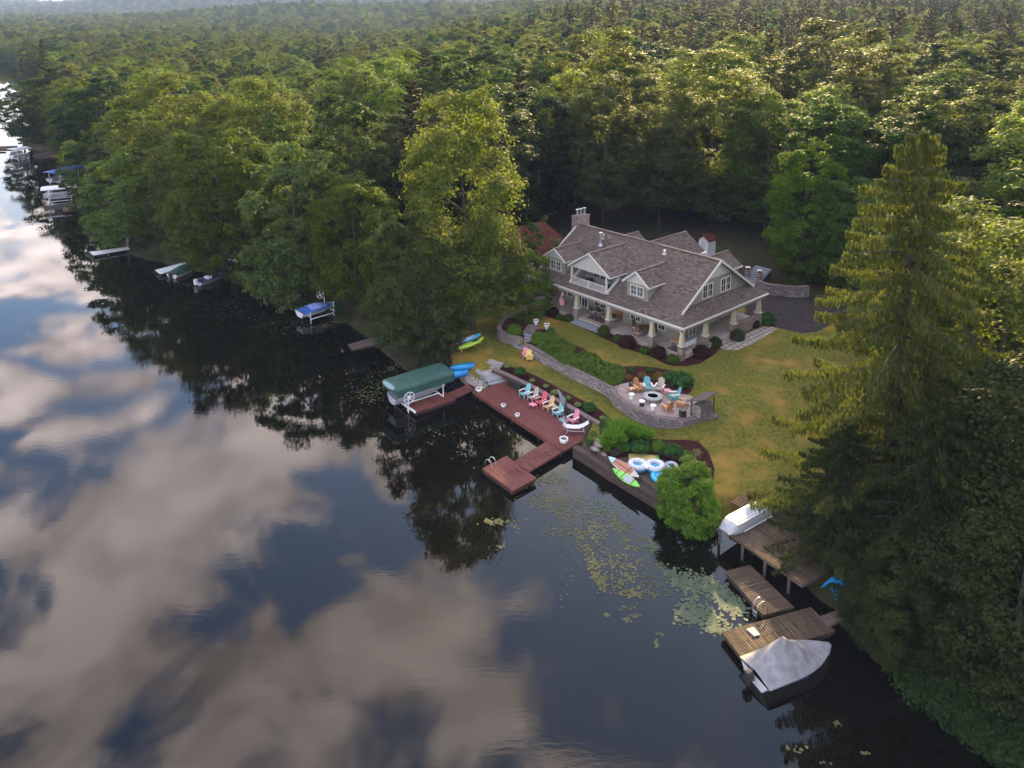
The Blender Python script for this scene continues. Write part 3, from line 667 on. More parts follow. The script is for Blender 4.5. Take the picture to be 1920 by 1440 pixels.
# ---- the rest of the forest out to the hills: one mass
rest = [tuple(c)+(float(z),) for c, z in zip(cand[NEAR:], zc[NEAR:])]
far = []
Y = 380.0
while Y < 4300:
    st = 9.6 if Y < 700 else 9.6+(Y-700)*.0075
    X = -Y*.72
    while X < Y*.72:
        far.append((X+random.uniform(-.35, .35)*st, Y+random.uniform(-.35, .35)*st)); X += st
    Y += st*.95
far = np.array(far); far = far[~inpoly(far, lake)]
zf = terrain(far)
allp = np.array(rest+[(a, b, z) for (a, b), z in zip(far, zf)])
allp = allp[(allp[:, 1] < 4200)]
sc_ = np.where(allp[:, 1] > 900, 1+np.clip(allp[:, 1]-900, 0, 3000)*.00035, 1.0)*rng.uniform(.7, 1.0, len(allp))
sc_ = np.where((allp[:, 0]/allp[:, 1] < -.1) & (allp[:, 1] < 1500), sc_*.86, sc_)
me = bpy.data.meshes.new('forest'); me.vertices.add(len(allp)); me.vertices.foreach_set('co', allp.astype(np.float32).ravel())
at = me.attributes.new('tscale', 'FLOAT', 'POINT'); at.data.foreach_set('value', sc_.astype(np.float32))
at = me.attributes.new('trot', 'FLOAT', 'POINT'); at.data.foreach_set('value', rng.uniform(0, 6.28, len(allp)).astype(np.float32))
pick = rng.integers(0, 5, len(allp)); az_ = allp[:, 0]/allp[:, 1]
pick = np.where((az_ > .02) & (allp[:, 1] > 200) & (rng.uniform(size=len(allp)) < np.clip((az_-.0)*1.6, 0, .35)), 5, pick)
at = me.attributes.new('tpick', 'INT', 'POINT'); at.data.foreach_set('value', pick.astype(np.int32))
fo = bpy.data.objects.new('forest', me); col.objects.link(fo); setp(fo, 'wooded hills and far forest fading into haze beyond the nearer trees', 'forest', None, 'stuff')
ng = bpy.data.node_groups.new('forest_scatter', 'GeometryNodeTree')
ng.interface.new_socket('Geometry', in_out='INPUT', socket_type='NodeSocketGeometry'); ng.interface.new_socket('Geometry', in_out='OUTPUT', socket_type='NodeSocketGeometry')
gi = ng.nodes.new('NodeGroupInput'); go = ng.nodes.new('NodeGroupOutput')
g2i = ng.nodes.new('GeometryNodeGeometryToInstance'); iop = ng.nodes.new('GeometryNodeInstanceOnPoints')
src = {}
for o in bpy.data.objects:
    if o.name.startswith('crown') and o.parent: src.setdefault(o.data.name, o)
LOWK = ['mapleB', 'mapleC', 'mapleD', 'mapleE', 'mapleF', 'pineA']
for key in reversed(LOWK):
    oi = ng.nodes.new('GeometryNodeObjectInfo'); oi.transform_space = 'ORIGINAL'; oi.inputs['Object'].default_value = src[TREES[key][2].name]; oi.inputs['As Instance'].default_value = False
    ng.links.new(oi.outputs['Geometry'], g2i.inputs[0])
def attr(n_, ty):
    a = ng.nodes.new('GeometryNodeInputNamedAttribute'); a.data_type = ty; a.inputs['Name'].default_value = n_; return a.outputs[0]
cb = ng.nodes.new('ShaderNodeCombineXYZ'); ng.links.new(attr('trot', 'FLOAT'), cb.inputs[2])
e2r = ng.nodes.new('FunctionNodeEulerToRotation'); ng.links.new(cb.outputs[0], e2r.inputs[0])
ng.links.new(gi.outputs[0], iop.inputs['Points']); ng.links.new(g2i.outputs[0], iop.inputs['Instance'])
iop.inputs['Pick Instance'].default_value = True
ng.links.new(attr('tpick', 'INT'), iop.inputs['Instance Index']); ng.links.new(e2r.outputs[0], iop.inputs['Rotation']); ng.links.new(attr('tscale', 'FLOAT'), iop.inputs['Scale'])
ng.links.new(iop.outputs[0], go.inputs[0])
md = fo.modifiers.new('scatter', 'NODES'); md.node_group = ng
print('TREES', len(cand), len(allp))
# ------------------------------------------------------------------ the house: local frame u (along the front), v (along the side), z
EZ = 5.7
HO = G(1281.6, 614.7, EZ); _a = G(1033.75, 529.2, EZ); _c = G(1440, 548.7, EZ)
HU = (_a-HO); HU /= np.linalg.norm(HU); HV = (_c-HO); HW = float(np.linalg.norm(HV)); HV = HV/HW
def hx(u, v, z): return (HO[0]+HU[0]*u+HV[0]*v, HO[1]+HU[1]*u+HV[1]*v, z)
HB = lambda: MB(hx)
house = thing('lake_house', 'large grey brown shingled lake house with wraparound porch, balcony dormer and stone chimney', 'house', hx(10, 7, 2.2))
def hp(mb, name, mat, parent=None, **k):
    o = mb.mesh(name, mat, k.pop('smooth', False), k.pop('hdir', None)); ob = bpy.data.objects.new(name, o); col.objects.link(ob)
    ob.parent = parent or house; p = ob.parent; mw = Matrix.Translation(-house.location) if p is house else Matrix.Identity(4)
    ob.data.transform(mw) if p is house else ob.data.transform(Matrix.Translation(-house.location))
    return setp(ob, k.get('label'))
SL = (10.5-5.7)/7.28; UE = 21.4; UG = 19.9; ZF = 2.66; VR = 7.28; VW = 14.56
rf = lambda v: EZ+SL*min(v, VW-v)
r_ = HB(); T = .14
r_.slab([(0, 0, EZ), (9.7, 0, EZ), (9.7, VR, 10.5), (1.1, VR, 10.5), (1.1, 1.1, rf(1.1))], T)
r_.slab([(9.7, 0, EZ), (15.3, 0, EZ), (15.3, .62, rf(.62)), (9.7, .62, rf(.62))], T)
r_.slab([(9.7, 3.3, rf(3.3)), (15.3, 3.3, rf(3.3)), (15.3, VR, 10.5), (9.7, VR, 10.5)], T)
r_.slab([(15.3, 0, EZ), (UE, 0, EZ), (UE-1.1, 1.1, rf(1.1)), (UE-1.1, VR, 10.5), (15.3, VR, 10.5)], T)
r_.slab([(1.1, VR, 10.5), (UE-1.1, VR, 10.5), (UE-1.1, VW-1.1, rf(1.1)), (UE, VW, EZ), (0, VW, EZ), (1.1, VW-1.1, rf(1.1))], T)
r_.slab([(0, 0, EZ), (1.6, 1.6, EZ+SL*1.6), (1.6, VW-1.6, EZ+SL*1.6), (0, VW, EZ)], T)
r_.slab([(UE, 0, EZ), (UE, VW, EZ), (UE-1.6, VW-1.6, EZ+SL*1.6), (UE-1.6, 1.6, EZ+SL*1.6)], T)
roof = hp(r_, 'roof', 'shingle', hdir=tuple(HU))
cp = HB().beam((1.05, VR, 10.53), (UE-1.05, VR, 10.53), .3, .07); hp(cp, 'ridge_cap', 'cap_stone', roof)
fl_ = HB(); ft = HB()
fl_.prism([(.3, .3), (UE-.3, .3), (UE-.3, VW-.3), (.3, VW-.3)], 2.0, ZF); hp(fl_, 'porch_floor', 'porch_floor')
st = HB(); st.box((11.8, .0, 2.42), (3.9, .5, .16)); st.box((11.8, -.35, 2.26), (4.3, .5, .14)); hp(st, 'porch_step', 'grey_slab')
wl = HB()
wl.prism([(2.7, 3.0), (UG-.6, 3.0), (UG-.6, 12.2), (2.7, 12.2)], ZF, 6.6); hp(wl, 'wall', 'siding')
ce = HB(); ce.prism([(.3, .3), (UE-.3, .3), (UE-.3, VW-.3), (.3, VW-.3)], 5.42, 5.5); hp(ce, 'porch_ceiling', 'cream')
bm_ = HB()
for a, b in (((.35, .35, 5.25), (UE-.35, .35, 5.25)), ((.35, .5, 5.25), (.35, VW-.5, 5.25)), ((UE-.35, .5, 5.25), (UE-.35, VW-.5, 5.25))): bm_.beam(a, b, .32, .34)
hp(bm_, 'porch_beam', 'siding')
gt = HB()
for a, b in (((-.08, -.06, EZ-.1), (UE+.08, -.06, EZ-.1)), ((-.06, .04, EZ-.1), (-.06, VW, EZ-.1)), ((UE+.06, .04, EZ-.1), (UE+.06, VW, EZ-.1))):
    gt.beam(a, b, .13, .13); a2 = (a[0], a[1], a[2]-.15); b2 = (b[0], b[1], b[2]-.15)
    dx = .12 if abs(b[0]-a[0]) < 1 else 0; dy = .12 if dx == 0 else 0; sg = -1 if a[0] > 10 else 1
    gt.beam((a2[0]+dx*sg, a2[1]+dy, a2[2]), (b2[0]+dx*sg, b2[1]+dy, b2[2]), .06, .16)
hp(gt, 'gutter', 'trim')
# gable end walls (right one in view), with trim
for ug, sgn in ((1.5, -1), (UG, 1)):
    g_ = HB(); zb = EZ+SL*1.5; hyp = lambda z: (z-EZ)/SL
    g_.slab([], 0) if 0 else None
    def tri(z0, z1, th=.12, uo=0):
        a0, a1 = hyp(z0)+.12, hyp(z1)+.12; m_ = HB(); vs = [(ug+uo, a0, z0), (ug+uo, VW-a0, z0), (ug+uo, VW-a1, z1), (ug+uo, a1, z1)]
        m_.add(vs+[(p[0]-sgn*th, p[1], p[2]) for p in vs], [(0, 1, 2, 3), (7, 6, 5, 4), (0, 4, 5, 1), (1, 5, 6, 2), (2, 6, 7, 3), (3, 7, 4, 0)]); return m_
    gw = hp(tri(zb-.3, 8.75), 'gable_wall', 'siding'); hp(tri(8.75, 10.28, .13), 'gable_siding', 'white_siding')
    if sgn < 0:
        rk = HB(); uo = 1.02
        rk.beam((uo, 1.1, rf(1.1)-.02), (uo, VR, 10.5-.02), .1, .24); rk.beam((uo, VW-1.1, rf(1.1)-.02), (uo, VR+.001, 10.5-.021), .1, .24); hp(rk, 'rake_board', 'trim')
        rk = HB(); uo = UE-1.02
        rk.beam((uo, 1.1, rf(1.1)-.02), (uo, VR, 10.5-.02), .1, .24); hp(rk, 'rake_board', 'trim')
def window(parent, cu, cv, z0, z1, wd, axis, out, panes=2, frame='trim', glass='glass', bars=True):
    """axis 'u': lies in a wall running along u at v=cv; out: outward shift sign"""
    def bx(m_, a, b, zz0, zz1, th, off):
        if axis == 'u': m_.box(((a+b)/2, cv+out*off, (zz0+zz1)/2), (b-a, th, zz1-zz0))
        else: m_.box((cu+out*off, (a+b)/2, (zz0+zz1)/2), (th, b-a, zz1-zz0))
    c = cu if axis == 'u' else cv; a, b = c-wd/2, c+wd/2; f = HB(); t = .1
    bx(f, a-t, b+t, z1, z1+t, .1, .05); bx(f, a-t, b+t, z0-t, z0, .1, .05); bx(f, a-t, a, z0, z1, .1, .05); bx(f, b, b+t, z0, z1, .1, .05)
    for i in range(1, panes): x = a+(b-a)*i/panes; bx(f, x-.07, x+.07, z0, z1, .1, .05)
    if bars:
        for i in range(panes):
            x = a+(b-a)*(i+.5)/panes; bx(f, x-.018, x+.018, z0, z1, .05, .045); bx(f, a+(b-a)*i/panes, a+(b-a)*(i+1)/panes, (z0+z1)/2-.018, (z0+z1)/2+.018, .051, .045)
    w_ = hp(f, 'window', frame, parent); g_ = HB(); bx(g_, a, b, z0, z1, .04, .02)
    hp(g_, 'pane', glass, w_) if parent is house else hp(g_, 'pane', glass, parent); return w_
window(house, 1.5, 5.75, 6.95, 8.25, 1.55, 'v', -1); window(house, 1.5, 8.85, 6.95, 8.25, 1.55, 'v', -1)
# ground floor openings along the porch
for cu, wd, z0, z1 in ((5.2, 1.7, 3.3, 4.9), (8.1, 1.2, 3.3, 4.9), (13.0, 1.6, 3.4, 4.9), (15.7, 1.7, 2.75, 4.9), (17.9, 1.5, 3.4, 4.9)):
    window(house, cu, 3.0, z0, z1, wd, 'u', -1, 2)
for cv, wd, z0, z1 in ((5.2, 1.0, 2.75, 4.9), (8.6, 1.6, 3.4, 4.9), (11, 1.2, 3.4, 4.9)): window(house, 2.7, cv, z0, z1, wd, 'v', -1, 2)
d_ = HB(); d_.box((10.4, 2.96, 3.75), (1.0, .08, 2.15)); dr = hp(d_, 'door', 'leather'); d_ = HB(); d_.box((10.05, 2.9, 3.7), (.06, .06, .12)); hp(d_, 'handle', 'metal', dr)
# posts on stone piers
for u_, v_ in [(.42, .42), (3.95, .42), (9.5, .42), (14.0, .42), (18.4, .42), (.42, 4.2), (.42, 9.0), (.42, 13.6)]:
    pr = HB(); pr.box((u_, v_, 2.75), (.56, .56, 1.7)); pier = hp(pr, 'pier', 'porch_stone')
    pc = HB(); pc.box((u_, v_, 3.65), (.66, .66, .08)); hp(pc, 'pier_cap', 'trim', pier)
    po = HB(); po.box((u_, v_, 4.39), (.46, .46, 1.38), taper=.62); po.box((u_, v_, 5.03), (.4, .4, .1)); hp(po, 'post', 'cream')
kw = HB(); kw.box((.4, 11.3, 2.85), (.35, 4.0, 1.3)); hp(kw, 'porch_knee_wall', 'porch_stone')
# chimney with three flues
ch = HB(); ch.box((20.55, 7.75, 6.8), (1.0, 1.95, 9.0)); chim = hp(ch, 'chimney', 'porch_stone')
c2_ = HB(); c2_.box((20.55, 7.75, 11.36), (1.16, 2.1, .12)); hp(c2_, 'chimney_cap', 'cap_stone', chim)
for dv in (-.6, 0, .6):
    f = HB(); f.tube([(20.55, 7.75+dv, 11.4), (20.55, 7.75+dv, 12.1)], .13, 10); f.tube([(20.55, 7.75+dv, 12.1), (20.55, 7.75+dv, 12.22)], .2, 10); hp(f, 'flue', 'metal', chim, smooth=False)
# roof vents
f = HB(); z0 = rf(5.4); f.tube([(15.34, 5.44, z0), (15.34, 5.44, z0+.35)], [.32, .14], 10); f.tube([(15.34, 5.44, z0+.3), (15.34, 5.44, z0+1.45)], .13, 10); f.tube([(15.34, 5.44, z0+1.4), (15.34, 5.44, z0+1.55)], .22, 10)
f.tube([(15.05, 5.55, z0+.75), (15.05, 5.55, z0+1.35)], .11, 10); f.beam((15.05, 5.55, z0+.8), (15.34, 5.44, z0+.8), .14, .14); hp(f, 'roof_vent', 'metal')
f = HB(); z0 = rf(6.3); f.tube([(7.3, 6.33, z0), (7.3, 6.33, z0+.45)], .09, 8); f.tube([(7.3, 6.33, z0+.45), (7.3, 6.33, z0+.6)], [.2, .05], 8); f.box((7.3, 6.33, z0+.1), (.4, .35, .14)); hp(f, 'roof_vent', 'trim')
def dormer(ua, ub, vf, ze, za, over=.3, solid=True, name='dormer'):
    uc = (ua+ub)/2; vb = (za-EZ)/SL; ve = (ze-EZ)/SL; sl_ = (za-ze)/(uc-ua+over); t = .1
    d = HB(); v0 = vf-.35
    for s_, ue in ((1, ua-over), (-1, ub+over)):
        d.slab([(ue, v0, ze), (uc, v0, za), (uc, vb, za), (ue, ve, ze)], t)
    dm = hp(d, name, 'shingle', hdir=tuple(HV))
    tr_ = HB()
    for ue in (ua-over, ub+over):
        tr_.beam((ue, v0-.03, ze-.05), (uc, v0-.03, za-.05), .08, .2); tr_.beam((ue, v0-.05, ze-.1), (ue, ve, ze-.1), .1, .12)
    hp(tr_, 'trim_board', 'trim', dm)
    c_ = HB(); c_.beam((uc, v0, za+.03), (uc, vb, za+.03), .24, .06); hp(c_, 'ridge_cap', 'cap_stone', dm)
    zl = ze-.05; g_ = HB(); ins = .12
    gz0 = zl if solid else zl-.12
    vs = [(ua-over*.6, vf, gz0), (ub+over*.6, vf, gz0), (uc, vf, za-.12)]
    g_.add(vs+[(p[0], p[1]+.12, p[2]) for p in vs], [(0, 1, 2), (5, 4, 3), (0, 3, 4, 1), (1, 4, 5, 2), (2, 5, 3, 0)]); hp(g_, 'gable_siding', 'white_siding', dm)
    if solid:
        zb = rf(vf)-.1; wq = HB(); wq.box((uc, vf+.08, (zb+zl)/2), (ub-ua, .12, zl-zb))
        for uu in (ua+.05, ub-.05):
            q = [(uu, vf+.1, zb), (uu, vf+.1, zl), (uu, (zl-EZ)/SL+.15, zl)]
            wq.add(q+[(p[0]+.06*(1 if uu == ua+.05 else -1), p[1], p[2]) for p in q], [(0, 1, 2), (5, 4, 3), (0, 3, 4, 1), (1, 4, 5, 2), (2, 5, 3, 0)])
        hp(wq, 'dormer_wall', 'siding', dm)
        window(dm, uc, vf, zb+.45, zl-.28, (ub-ua)*.56, 'u', -1, 2, glass='pane_grey')
    return dm
dormer(5.25, 7.95, 1.24, 8.1, 9.4)
dormer(16.65, 19.3, 1.2, 8.1, 9.25)
bd = dormer(10.15, 15.25, 1.0, 8.0, 9.95, .38, False, 'balcony_dormer')
b_ = HB(); b_.box((12.7, 2.0, 5.98), (5.2, 2.7, .12)); hp(b_, 'balcony_floor', 'porch_floor', bd)
b_ = HB(); b_.box((12.7, 3.35, 7.0), (5.2, .14, 2.1))
for uu in (10.12, 15.28):
    q = [(uu, .75, 6.0), (uu, .75, 6.2), (uu, 3.3, 7.95), (uu, 3.3, 6.0)]
    b_.add(q+[(p[0]+.06, p[1], p[2]) for p in q], [(0, 1, 2, 3), (7, 6, 5, 4), (0, 4, 5, 1), (1, 5, 6, 2), (2, 6, 7, 3), (3, 7, 4, 0)])
hp(b_, 'balcony_wall', 'siding', bd)
for uu in (10.1, 15.3):
    q = [(uu, 1.5, 6.5), (uu, 3.6, 8.0), (uu, 1.5+2.1, 6.9)]
    b_ = HB(); b_.beam((uu, .6, 6.14), (uu, 2.6, 7.5), .14, .3); hp(b_, 'side_rail', 'trim', bd)
for uu in (10.25, 15.15):
    b_ = HB(); b_.box((uu, .75, 7.0), (.17, .17, 2.1)); hp(b_, 'balcony_post', 'trim', bd)
b_ = HB(); b_.box((12.7, .72, 6.86), (4.8, .09, .08)); b_.box((12.7, .72, 6.12), (4.8, .07, .07)); b_.box((12.7, .66, 5.95), (5.3, .12, .3)); b_.box((12.7, .72, 6.5), (.15, .15, .85))
for k in range(34): b_.box((10.42+k*.138, .72, 6.49), (.045, .045, .68))
hp(b_, 'railing', 'trim', bd)
window(bd, 12.9, 3.28, 6.1, 7.75, 2.6, 'u', -1, 3); b_ = HB(); b_.box((11.3, 2.2, 6.25), (.6, .6, .4)); b_.box((14.1, 2.3, 6.25), (.6, .6, .4)); hp(b_, 'balcony_seat', 'dark_metal', bd)
# rear wings
for uc, hwd, vend, za in ((13.25, 2.8, 18.3, 9.0), (5.45, 1.9, 15.2, 9.0), (16.9, 1.8, 13.9, 9.05)):
    r2 = HB(); ze = za-.69*hwd; vb = VR+.6
    for s_ in (-1, 1): r2.slab([(uc, vb, za), (uc, vend, za), (uc+s_*hwd, vend, ze), (uc+s_*hwd, vb, ze)], .13)
    rw = hp(r2, 'rear_wing', 'shingle', hdir=tuple(HV)); w2 = HB(); vs = [(uc-hwd+.3, ze+.05), (uc+hwd-.3, ze+.05), (uc, za-.15)]
    w2.prism([(uc-hwd+.3, vb+1), (uc+hwd-.3, vb+1), (uc+hwd-.3, vend-.3), (uc-hwd+.3, vend-.3)], 2.2, ze+.05)
    q = [(a, vend-.3, z) for a, z in vs]; w2.add(q+[(p[0], p[1]-.1, p[2]) for p in q], [(0, 1, 2), (5, 4, 3), (0, 3, 4, 1), (1, 4, 5, 2), (2, 5, 3, 0)]); hp(w2, 'wing_wall', 'siding', rw)
    t2 = HB(); t2.beam((uc-hwd, vb+1, ze-.05), (uc-hwd, vend, ze-.05), .08, .14); hp(t2, 'trim_board', 'trim', rw); t2 = HB(); t2.beam((uc, vb, za+.03), (uc, vend, za+.03), .24, .06); hp(t2, 'ridge_cap', 'cap_stone', rw)
# ---- on the porch
ha = math.atan2(HU[1], HU[0])
def P3(u, v, z=ZF): return hx(u, v, z)
def rug(u, v, a, b, lab):
    m_ = HB(); m_.box((u, v, ZF+.008), (a, b, .016)); m_.build('rug', 'rug', label=lab, cat='rug')
rug(11.9, 1.5, 2.4, 1.2, 'black and cream patterned rug at the top of the porch steps'); rug(1.6, 1.3, 1.6, 1.2, 'patterned rug on the front corner of the porch')
def dining_chair(loc, rz, lab, mt='wicker', g=None, h=1.0):
    t = thing('porch_chair', lab, 'chair', loc, rz, g)
    MB().box((0, 0, .43), (.55, .55, .1)).build('seat', 'cushion', t); MB().box((0, -.27, .45+h*.3), (.55, .07, h*.6), rx=.15).build('backrest', mt, t)
    for i in (-1, 1):
        for j in (-1, 1): MB().box((i*.24, j*.24, .2), (.05, .05, .4)).build('leg', mt, t)
        MB().box((i*.29, 0, .62), (.06, .5, .05)).build('armrest', mt, t)
    return t
def table(loc, r, h, lab, mt, round_=True, rz=0, L=1.6, Wd=.9, cat='table'):
    t = thing('porch_table', lab, cat, loc, rz)
    m_ = MB(); (m_.cyl((0, 0, h-.05), r, .05, 24) if round_ else m_.box((0, 0, h-.03), (L, Wd, .06))); m_.build('table_top', mt, t)
    for i in (-1, 1):
        for j in (-1, 1): MB().box((i*(r*.5 if round_ else L*.43), j*(r*.5 if round_ else Wd*.4), (h-.06)/2), (.06, .06, h-.06)).build('leg', mt, t)
    return t
table(P3(6.1, 1.9), .75, .75, 'round wicker dining table on the porch beside the second post', 'wicker')
for k, (u_, v_) in enumerate([(7.2, 1.9), (6.1, 1.05), (5.0, 1.9)]):
    dining_chair(P3(u_, v_), ha+[math.pi/2, math.pi, -math.pi/2][k], ['brown wicker chair at the balcony side of the round porch table', 'brown wicker chair between the round porch table and the barberries', 'brown wicker chair at the corner side of the round porch table'][k], 'wicker', 'wicker chairs at the round porch table', 1.25)
dining_chair(P3(13.2, 2.0), ha+2.6, 'metal chair with pale cushion by the rug near the flag', 'dark_metal'); dining_chair(P3(10.2, 2.2), ha+3.3, 'dark metal chair right of the porch rug', 'dark_metal')
dining_chair(P3(12.5, 2.4), ha+3.1, 'pale cushioned chair against the wall behind the porch rug', 'dark_metal')
table(P3(2.0, 2.1), .5, .5, 'low wooden coffee table at the porch corner', 'sand_wood', False, ha, 1.5, .8)
bn = thing('porch_bench', 'white slatted bench facing the side lawn behind the corner pillar', 'bench', P3(.95, 2.2), ha+math.pi/2)
MB().box((0, 0, .45), (1.9, .5, .06)).build('seat', 'white_paint', bn)
m_ = MB()
for k in range(3): m_.box((0, .25, .62+k*.14), (1.9, .04, .1))
m_.build('backrest', 'white_paint', bn)
for i in (-1, 1):
    for j in (-1, 1): MB().box((i*.85, j*.2, .21), (.07, .07, .42)).build('leg', 'white_paint', bn)
    MB().box((i*.88, 0, .66), (.07, .5, .05)).build('armrest', 'white_paint', bn)
# flag
fg = thing('flag', 'american flag hanging from the porch post at the left end of the house', 'flag', hx(15.6, .2, 4.9))
MB().tube([(0, 0, -.1), (-.25, -.6, .35)], .025, 6).build('flagpole', 'trim', fg)
def fpt(a, b):  # a along hoist 0..1, b down the fly 0..1
    return (-.3+.38*(a-.5)+.1*math.sin(b*7+a*3)-.12*b, -.62+.12*math.sin(a*7+b*4), .25-1.35*b-.12*a)
for nm, mt, cond in (('stripe_red', 'flag_red', lambda i, j: i % 2 == 0 and not (i >= 6 and j < 6)), ('stripe_white', 'trim', lambda i, j: i % 2 == 1 and not (i >= 6 and j < 6)), ('canton', 'flag_blue', lambda i, j: i >= 6 and j < 6)):
    m_ = MB()
    for i in range(13):
        for j in range(14):
            if cond(i, j):
                q = [fpt(i/13, j/14), fpt((i+1)/13, j/14), fpt((i+1)/13, (j+1)/14), fpt(i/13, (j+1)/14)]
                m_.add(q+[(p[0], p[1]+.006, p[2]) for p in q], [(0, 1, 2, 3), (7, 6, 5, 4)])
    m_.build(nm, mt, fg)
# log swing / cedar sofa left of the flag
g = gz(1043, 558); sf = thing('cedar_sofa', 'orange brown cedar sofa beyond the left end of the porch', 'sofa', (g[0], g[1], 2.66), ha)
MB().box((0, 0, .4), (2.2, .8, .18)).build('seat', 'leather', sf); MB().box((0, .42, .75), (2.3, .16, .8), rx=-.15).build('backrest', 'orange_wood', sf)
for i in (-1, 1): MB().box((i*1.1, 0, .45), (.16, .85, .7)).build('armrest', 'orange_wood', sf)
m_ = MB(); m_.box((0, 0, 0), (5, 3.4, .5)); m_.build('side_terrace', 'grey_plank', kind='structure', loc=(g[0]+.5, g[1]-.4, 2.4), rz=ha)
# ---- neighbour house with red roof, white sheds
def simple_house(name, lab, cat, c, hu, hv, z0, ze, za, wallm, roofm, ang, hip=0.0, over=.4):
    t = thing(name, lab, cat, (c[0], c[1], z0), ang)
    MB().prism([(-hu, -hv), (hu, -hv), (hu, hv), (-hu, hv)], -.2, ze-z0).build('wall', wallm, t)
    r2 = MB(); a, b = hu+over, hv+over; zz, zt = ze-z0-.1, za-z0
    r2.slab([(-a, -b, zz), (a, -b, zz), (a-hip, 0, zt), (-a+hip, 0, zt)], .12); r2.slab([(a, b, zz), (-a, b, zz), (-a+hip, 0, zt), (a-hip, 0, zt)], .12)
    if hip:
        r2.slab([(a, -b, zz), (a, b, zz), (a-hip, 0, zt)], .12); r2.slab([(-a, b, zz), (-a, -b, zz), (-a+hip, 0, zt)], .12)
    else:
        for s_ in (-1, 1):
            q = [(s_*hu, -hv, zz), (s_*hu, hv, zz), (s_*hu, 0, zt-.1)]; m2 = MB(); m2.add(q+[(p[0]-s_*.08, p[1], p[2]) for p in q], [(0, 1, 2), (5, 4, 3), (0, 3, 4, 1), (1, 4, 5, 2), (2, 5, 3, 0)]); m2.build('gable', wallm, t)
    r2.build('roof', roofm, t); return t
hv_ang = math.atan2(HV[1], HV[0])
nc = G(985, 447, 6.5)
nh = simple_house('neighbour_house', 'low house with a rusty red shingle roof behind the slender young tree', 'house', nc, 4.3, 3.9, 2.6, 5.4, 8.3, 'siding', 'red_shingle', hv_ang, 1.6)
MB().box((-1.5, -3.93, 1.7), (1.2, .06, 1.1)).build('window', 'glass', nh); MB().box((1.6, -3.93, 1.7), (1.2, .06, 1.1)).build('window', 'glass', nh); MB().tube([(-2.6, -1.9, 3.8), (-2.6, -1.9, 4.8)], .08, 6).build('roof_pipe', 'trim', nh)
c = G(968, 425, 2.6); sh = simple_house('white_shed', 'narrow pale white shed behind the red roofed house', 'shed', c, 1.3, 1.2, 2.6, 5.6, 6.6, 'white_paint', 'red_shingle', hv_ang); MB().box((0, -1.22, 1.1), (.8, .05, 1.9)).build('door', 'trim', sh)
c = G(1325, 476, 2.8); sh = simple_house('garden_shed', 'small white shed with a red gable roof behind the rear gables of the house', 'shed', c, .85, .75, 2.8, 5.0, 5.6, 'white_paint', 'red_shingle', hv_ang, 0, .18); MB().box((-.87, 0, 1.1), (.05, .7, 1.8)).build('door', 'trim', sh)
c = gz(452, 482); sh = simple_house('boat_shed', 'small grey white boathouse at the water edge half hidden under the big trees', 'shed', c, 1.7, 1.5, c[2], c[2]+2.1, c[2]+3, 'white_paint', 'shingle', .9); MB().box((-1.72, 0, 1.0), (.05, 1.3, 1.8)).build('door', 'boat_grey', sh)
# ---- retaining walls
def ribbon(pl, z0, z1, th, mat, name, lab, cat, capm=None, caph=.1, z1e=None, grp=None):
    a = np.array(resamp(pl, .5, False)); t = np.gradient(a, axis=0); nn = nrmz(np.stack([t[:, 1], -t[:, 0]], 1)); f = a+nn*th*.6; b = a-nn*th*.4
    n = len(a); o = thing(name, lab, cat, (a[n//2][0], a[n//2][1], 0), 0, grp); L0 = np.array([a[n//2][0], a[n//2][1]])
    f = f-L0; b = b-L0
    def strip(zb, zt, m_, f=f, b=b):
        vs = []
        for i in range(n): vs += [(f[i][0], f[i][1], zb), (f[i][0], f[i][1], zt), (b[i][0], b[i][1], zt), (b[i][0], b[i][1], zb)]
        fs = []
        for i in range(n-1):
            for k in range(4): fs.append((4*i+k, 4*i+(k+1) % 4, 4*i+4+(k+1) % 4, 4*i+4+k))
        fs += [(0, 1, 2, 3), tuple(4*n-4+k for k in (3, 2, 1, 0))]; m_.add(vs, fs); return m_
    strip(z0, z1, MB()).build('stonework', mat, o, hdir=tuple((a[-1]-a[0]))+(0,))
    if capm: strip(z1, z1+caph, MB(), f+nn*.05, b-nn*.03).build('capstone', capm, o, hdir=tuple((a[-1]-a[0]))+(0,))
    return o
ribbon(wallR, .6, ZU+.02, .42, 'wall_stone', 'retaining_wall', 'long curving stone retaining wall that holds up the fire pit terrace', 'wall', 'cap_stone', .09)
ribbon(wallL, .6, ZU+.02, .42, 'wall_stone', 'retaining_wall', 'short curved stone wall round the planting bed left of the garden stairs', 'wall', 'cap_stone', .09)
dw = PXL([(925, 692), (953, 704), (992, 722), (1036, 746), (1067, 762), (1103, 783), (1126, 796)], ZL)
ribbon(dw, -.6, ZL+.03, .36, 'timber_wall', 'deck_wall', 'low brown stone wall with flat coping behind the row of deck chairs', 'wall', 'cap_stone', .1)
sw = PXL([(1079, 839), (1112, 859), (1150, 884), (1200, 913), (1256, 948), (1268, 965)], ZP)
ribbon(sw, -1.0, ZP+.06, .5, 'timber_wall', 'sea_wall', 'dark stone sea wall below the paddle boards', 'wall', 'timber_wall', .1)
tw = PXL([(1147, 853), (1182, 845), (1211, 846), (1240, 851), (1284, 865), (1330, 894)], ZP)
ribbon(tw, .3, ZL+.05, .3, 'timber_wall', 'timber_bank', 'low stacked timber bank between the grasses and the floats', 'wall')
